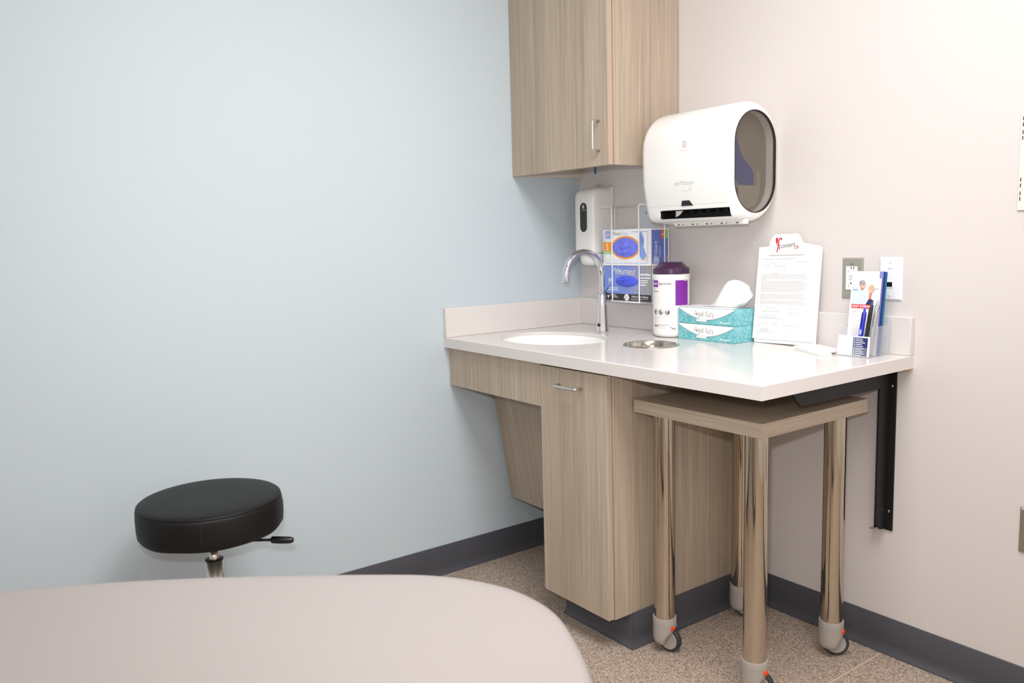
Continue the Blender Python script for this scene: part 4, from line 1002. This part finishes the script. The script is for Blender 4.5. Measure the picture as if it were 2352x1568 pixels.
b = MB(); b.lathe([(.0, .455), (.085, .4530), (.085, .4500), (.030, .4480), (.030, .405), (.0, .405)], (SXc, SYc, 0), n=40); b.build('seat_mechanism', M_black, st)
b = MB(); b.lathe([(.0, .405), (.0125, .405), (.0125, .340), (.0, .340)], (SXc, SYc, 0), n=32); b.build('gas_rod', M_satin, st)
b = MB(); b.lathe([(.0126, .3745), (.0215, .3745), (.0240, .3738), (.0240, .3712), (.0126, .3712)], (SXc, SYc, 0), n=40); b.build('collar', M_dark, st)
b = MB(); b.lathe([(.0126, .3710), (.0236, .3710), (.0235, .0800), (.0, .0800)], (SXc, SYc, 0), n=40); b.build('column', M_satin, st)
dl = Vector((.59, .81, 0)).normalized()
b = MB(); c0 = Vector((SXc, SYc, .4215)); b.tube([c0+dl*.03, c0+dl*.165], .0036, n=10); lv = b.build('lever', M_black, st)
b = MB(); b.tube([c0+dl*(q+.006)+Vector((0, 0, z)) for q, z in ((.150, 0), (.153, 0), (.175, -.0012), (.200, -.0018), (.207, -.0016), (.2095, -.0015))], lambda t: .0056+.0044*math.sin(PI*min(1, t*1.15+.05))**.5, n=14); b.build('grip', M_dark, lv)
b = MB(); b.lathe([(.0, .080), (.036, .080), (.040, .070), (.036, .055), (.0, .055)], (SXc, SYc, 0), n=40); hub = b.build('hub', M_chrome, st)
for k in range(5):
    a = 2*PI*k/5+.55; d = Vector((math.cos(a), math.sin(a), 0)); c = Vector((SXc, SYc, 0))
    b = MB(); b.tube([c+d*.03+Vector((0, 0, .068)), c+d*.12+Vector((0, 0, .066)), c+d*.200+Vector((0, 0, .058))], lambda t: .015-.005*t, n=14); fo = b.build('foot_arm', M_chrome, st)
    t_ = Vector((-d.y, d.x, 0)); b = MB(); cc_ = c+d*.198
    for s in (-1, 1): b.lathe([(.0, 0), (.022, 0), (.024, .002), (.024, .012), (.022, .014), (.0, .014)], cc_+t_*(.004*s)+Vector((0, 0, .0242)), t_*s, n=28)
    b.tube([cc_+Vector((0, 0, .024)), cc_+Vector((0, 0, .052))], .0045, n=10); b.build('caster', M_dark, fo)

# ------------------------------------------------------------------ exam table in the foreground
EZT = .800
ex = thing('exam_table', 'greige vinyl exam table with rounded corner in the foreground', 'exam table', (1.60, -2.25, 0))
e1 = Vector((-.585, -.811, 0)).normalized(); e2 = Vector((-e1.y, e1.x, 0));
if e2.dot(Vector((.83, -.55, 0))) < 0: e2 = -e2
out = [(1.2080, -2.3700), (1.2740, -2.2360), (1.3379, -2.1026), (1.4096, -1.9701), (1.4993, -1.8375), (1.5999, -1.7086), (1.6430, -1.6640), (1.6846, -1.6358), (1.7320, -1.6170), (1.7822, -1.6128), (1.8220, -1.6190), (1.8593, -1.6337), (1.9060, -1.6570), (1.9543, -1.6867)]
p = Vector((1.9543, -1.6867)); 
for k, (da, st_) in enumerate(((.0, .10), (.0, .12), (-.02, .12), (-.30, .05), (-.60, .05), (-1.0, .05), (-1.35, .05), (-1.55, .15), (-1.57, .6))):
    a = math.atan2(-.56, .828)+da; p = p+Vector((math.cos(a), math.sin(a)))*st_; out.append((p.x, p.y))
q = Vector(out[-1]); out += [(q.x-.02, q.y-.09), (q.x-.08, q.y-.15), (1.42, -3.02), (1.30, -2.98), (1.20, -2.88), (1.150, -2.72), (1.155, -2.55)]
# smooth the outline
def smooth_closed(pts, sub=4):
    n = len(pts); r = []
    for i in range(n):
        P = [Vector(pts[(i+k-1) % n]) for k in range(4)]
        for j in range(sub):
            t = j/sub; v = .5*((2*P[1])+(-P[0]+P[2])*t+(2*P[0]-5*P[1]+4*P[2]-P[3])*t*t+(-P[0]+3*P[1]-3*P[2]+P[3])*t**3); r.append((v.x, v.y))
    return r
ol = smooth_closed(out)
def inset(pts, d):
    n = len(pts); r = []; cx = sum(p[0] for p in pts)/n; cy = sum(p[1] for p in pts)/n
    for i in range(n):
        t = Vector(pts[(i+1) % n])-Vector(pts[i-1]); nr = Vector((-t.y, t.x)).normalized()
        if nr.dot(Vector((cx, cy))-Vector(pts[i])) < 0: nr = -nr
        r.append((pts[i][0]+nr.x*d, pts[i][1]+nr.y*d))
    return r
b = MB(); rings = []
for d, z in ((.014, -.075), (.004, -.070), (0, -.060), (-.001, -.030), (.001, -.014), (.006, -.0055), (.014, -.0015), (.026, 0), (.045, .0004)):
    rings.append([(x, y, EZT+z) for x, y in inset(ol, d)])
b.loft(rings, None, True, (True, True)); cu_ = b.build('cushion', M_exam, ex)
b = MB(); bi = inset(ol, .075); b.loft([[(x, y, .0805) for x, y in bi], [(x, y, EZT-.0755) for x, y in bi]], None, True, (True, True), True); b.build('base_cabinet', M_exambase, ex, autosmooth=50)
b = MB(); bi = inset(ol, .115); b.loft([[(x, y, .0) for x, y in bi], [(x, y, .080) for x, y in bi]], None, True, (True, True), True); b.build('plinth', M_cove, ex, autosmooth=50)

# ------------------------------------------------------------------ camera
C = Vector((2.47470034, -2.15202814, 1.19906178)); yaw, pitch, roll, F = .94178, -.12309, -.02673, 1874.61
f = Vector((-math.sin(yaw)*math.cos(pitch), math.cos(yaw)*math.cos(pitch), math.sin(pitch)))
r0 = f.cross(Vector((0, 0, 1))).normalized(); u0 = r0.cross(f)
rr = r0*math.cos(roll)+u0*math.sin(roll); uu_ = -r0*math.sin(roll)+u0*math.cos(roll)
cam = bpy.data.cameras.new('camera'); co = bpy.data.objects.new('camera', cam); COL.objects.link(co)
co.matrix_world = Matrix(((rr.x, uu_.x, -f.x, C.x), (rr.y, uu_.y, -f.y, C.y), (rr.z, uu_.z, -f.z, C.z), (0, 0, 0, 1)))
cam.sensor_width = 36; cam.lens = F/2352*36; cam.clip_start = .02
cam.dof.use_dof = True; cam.dof.focus_distance = 2.45; cam.dof.aperture_fstop = 9
SC.camera = co

# ------------------------------------------------------------------ light
def area(name, loc, sx, sy, power, c=(1, 1, 1), rot=(0, 0, 0)):
    l = bpy.data.lights.new(name, 'AREA'); l.shape = 'RECTANGLE'; l.size = sx; l.size_y = sy; l.energy = power; l.color = c
    o = bpy.data.objects.new(name, l); COL.objects.link(o); o.location = loc; o.rotation_euler = rot; return o
area('ceiling_area_light', (1.9, -1.2, RZ-.012), 1.4, .8, 51, (1, .985, .975))
area('ceiling_area_light', (2.75, -2.65, RZ-.012), 1.2, .6, 14, (1, .985, .975))  # unseen second light, added as fill for the shaded back wall
fl = bpy.data.lights.new('camera_flash', 'SPOT'); fl.energy = 60; fl.shadow_soft_size = .022; fl.spot_size = math.radians(81); fl.spot_blend = 1; fl.color = (1, .99, .98)
fo = bpy.data.objects.new('camera_flash', fl); COL.objects.link(fo); fo.location = C+uu_*.115-rr*.03; fo.rotation_euler = co.matrix_world.to_euler()

w = bpy.data.worlds.new('world'); SC.world = w; w.use_nodes = True
w.node_tree.nodes['Background'].inputs['Color'].default_value = (.8, .85, .9, 1); w.node_tree.nodes['Background'].inputs['Strength'].default_value = .2
SC.view_settings.view_transform = 'Standard'; SC.view_settings.look = 'None'; SC.view_settings.gamma = 1; SC.view_settings.use_curve_mapping = False
SC.view_settings.exposure = 0
for o in bpy.data.objects:
    if '_o' in o: del o['_o']
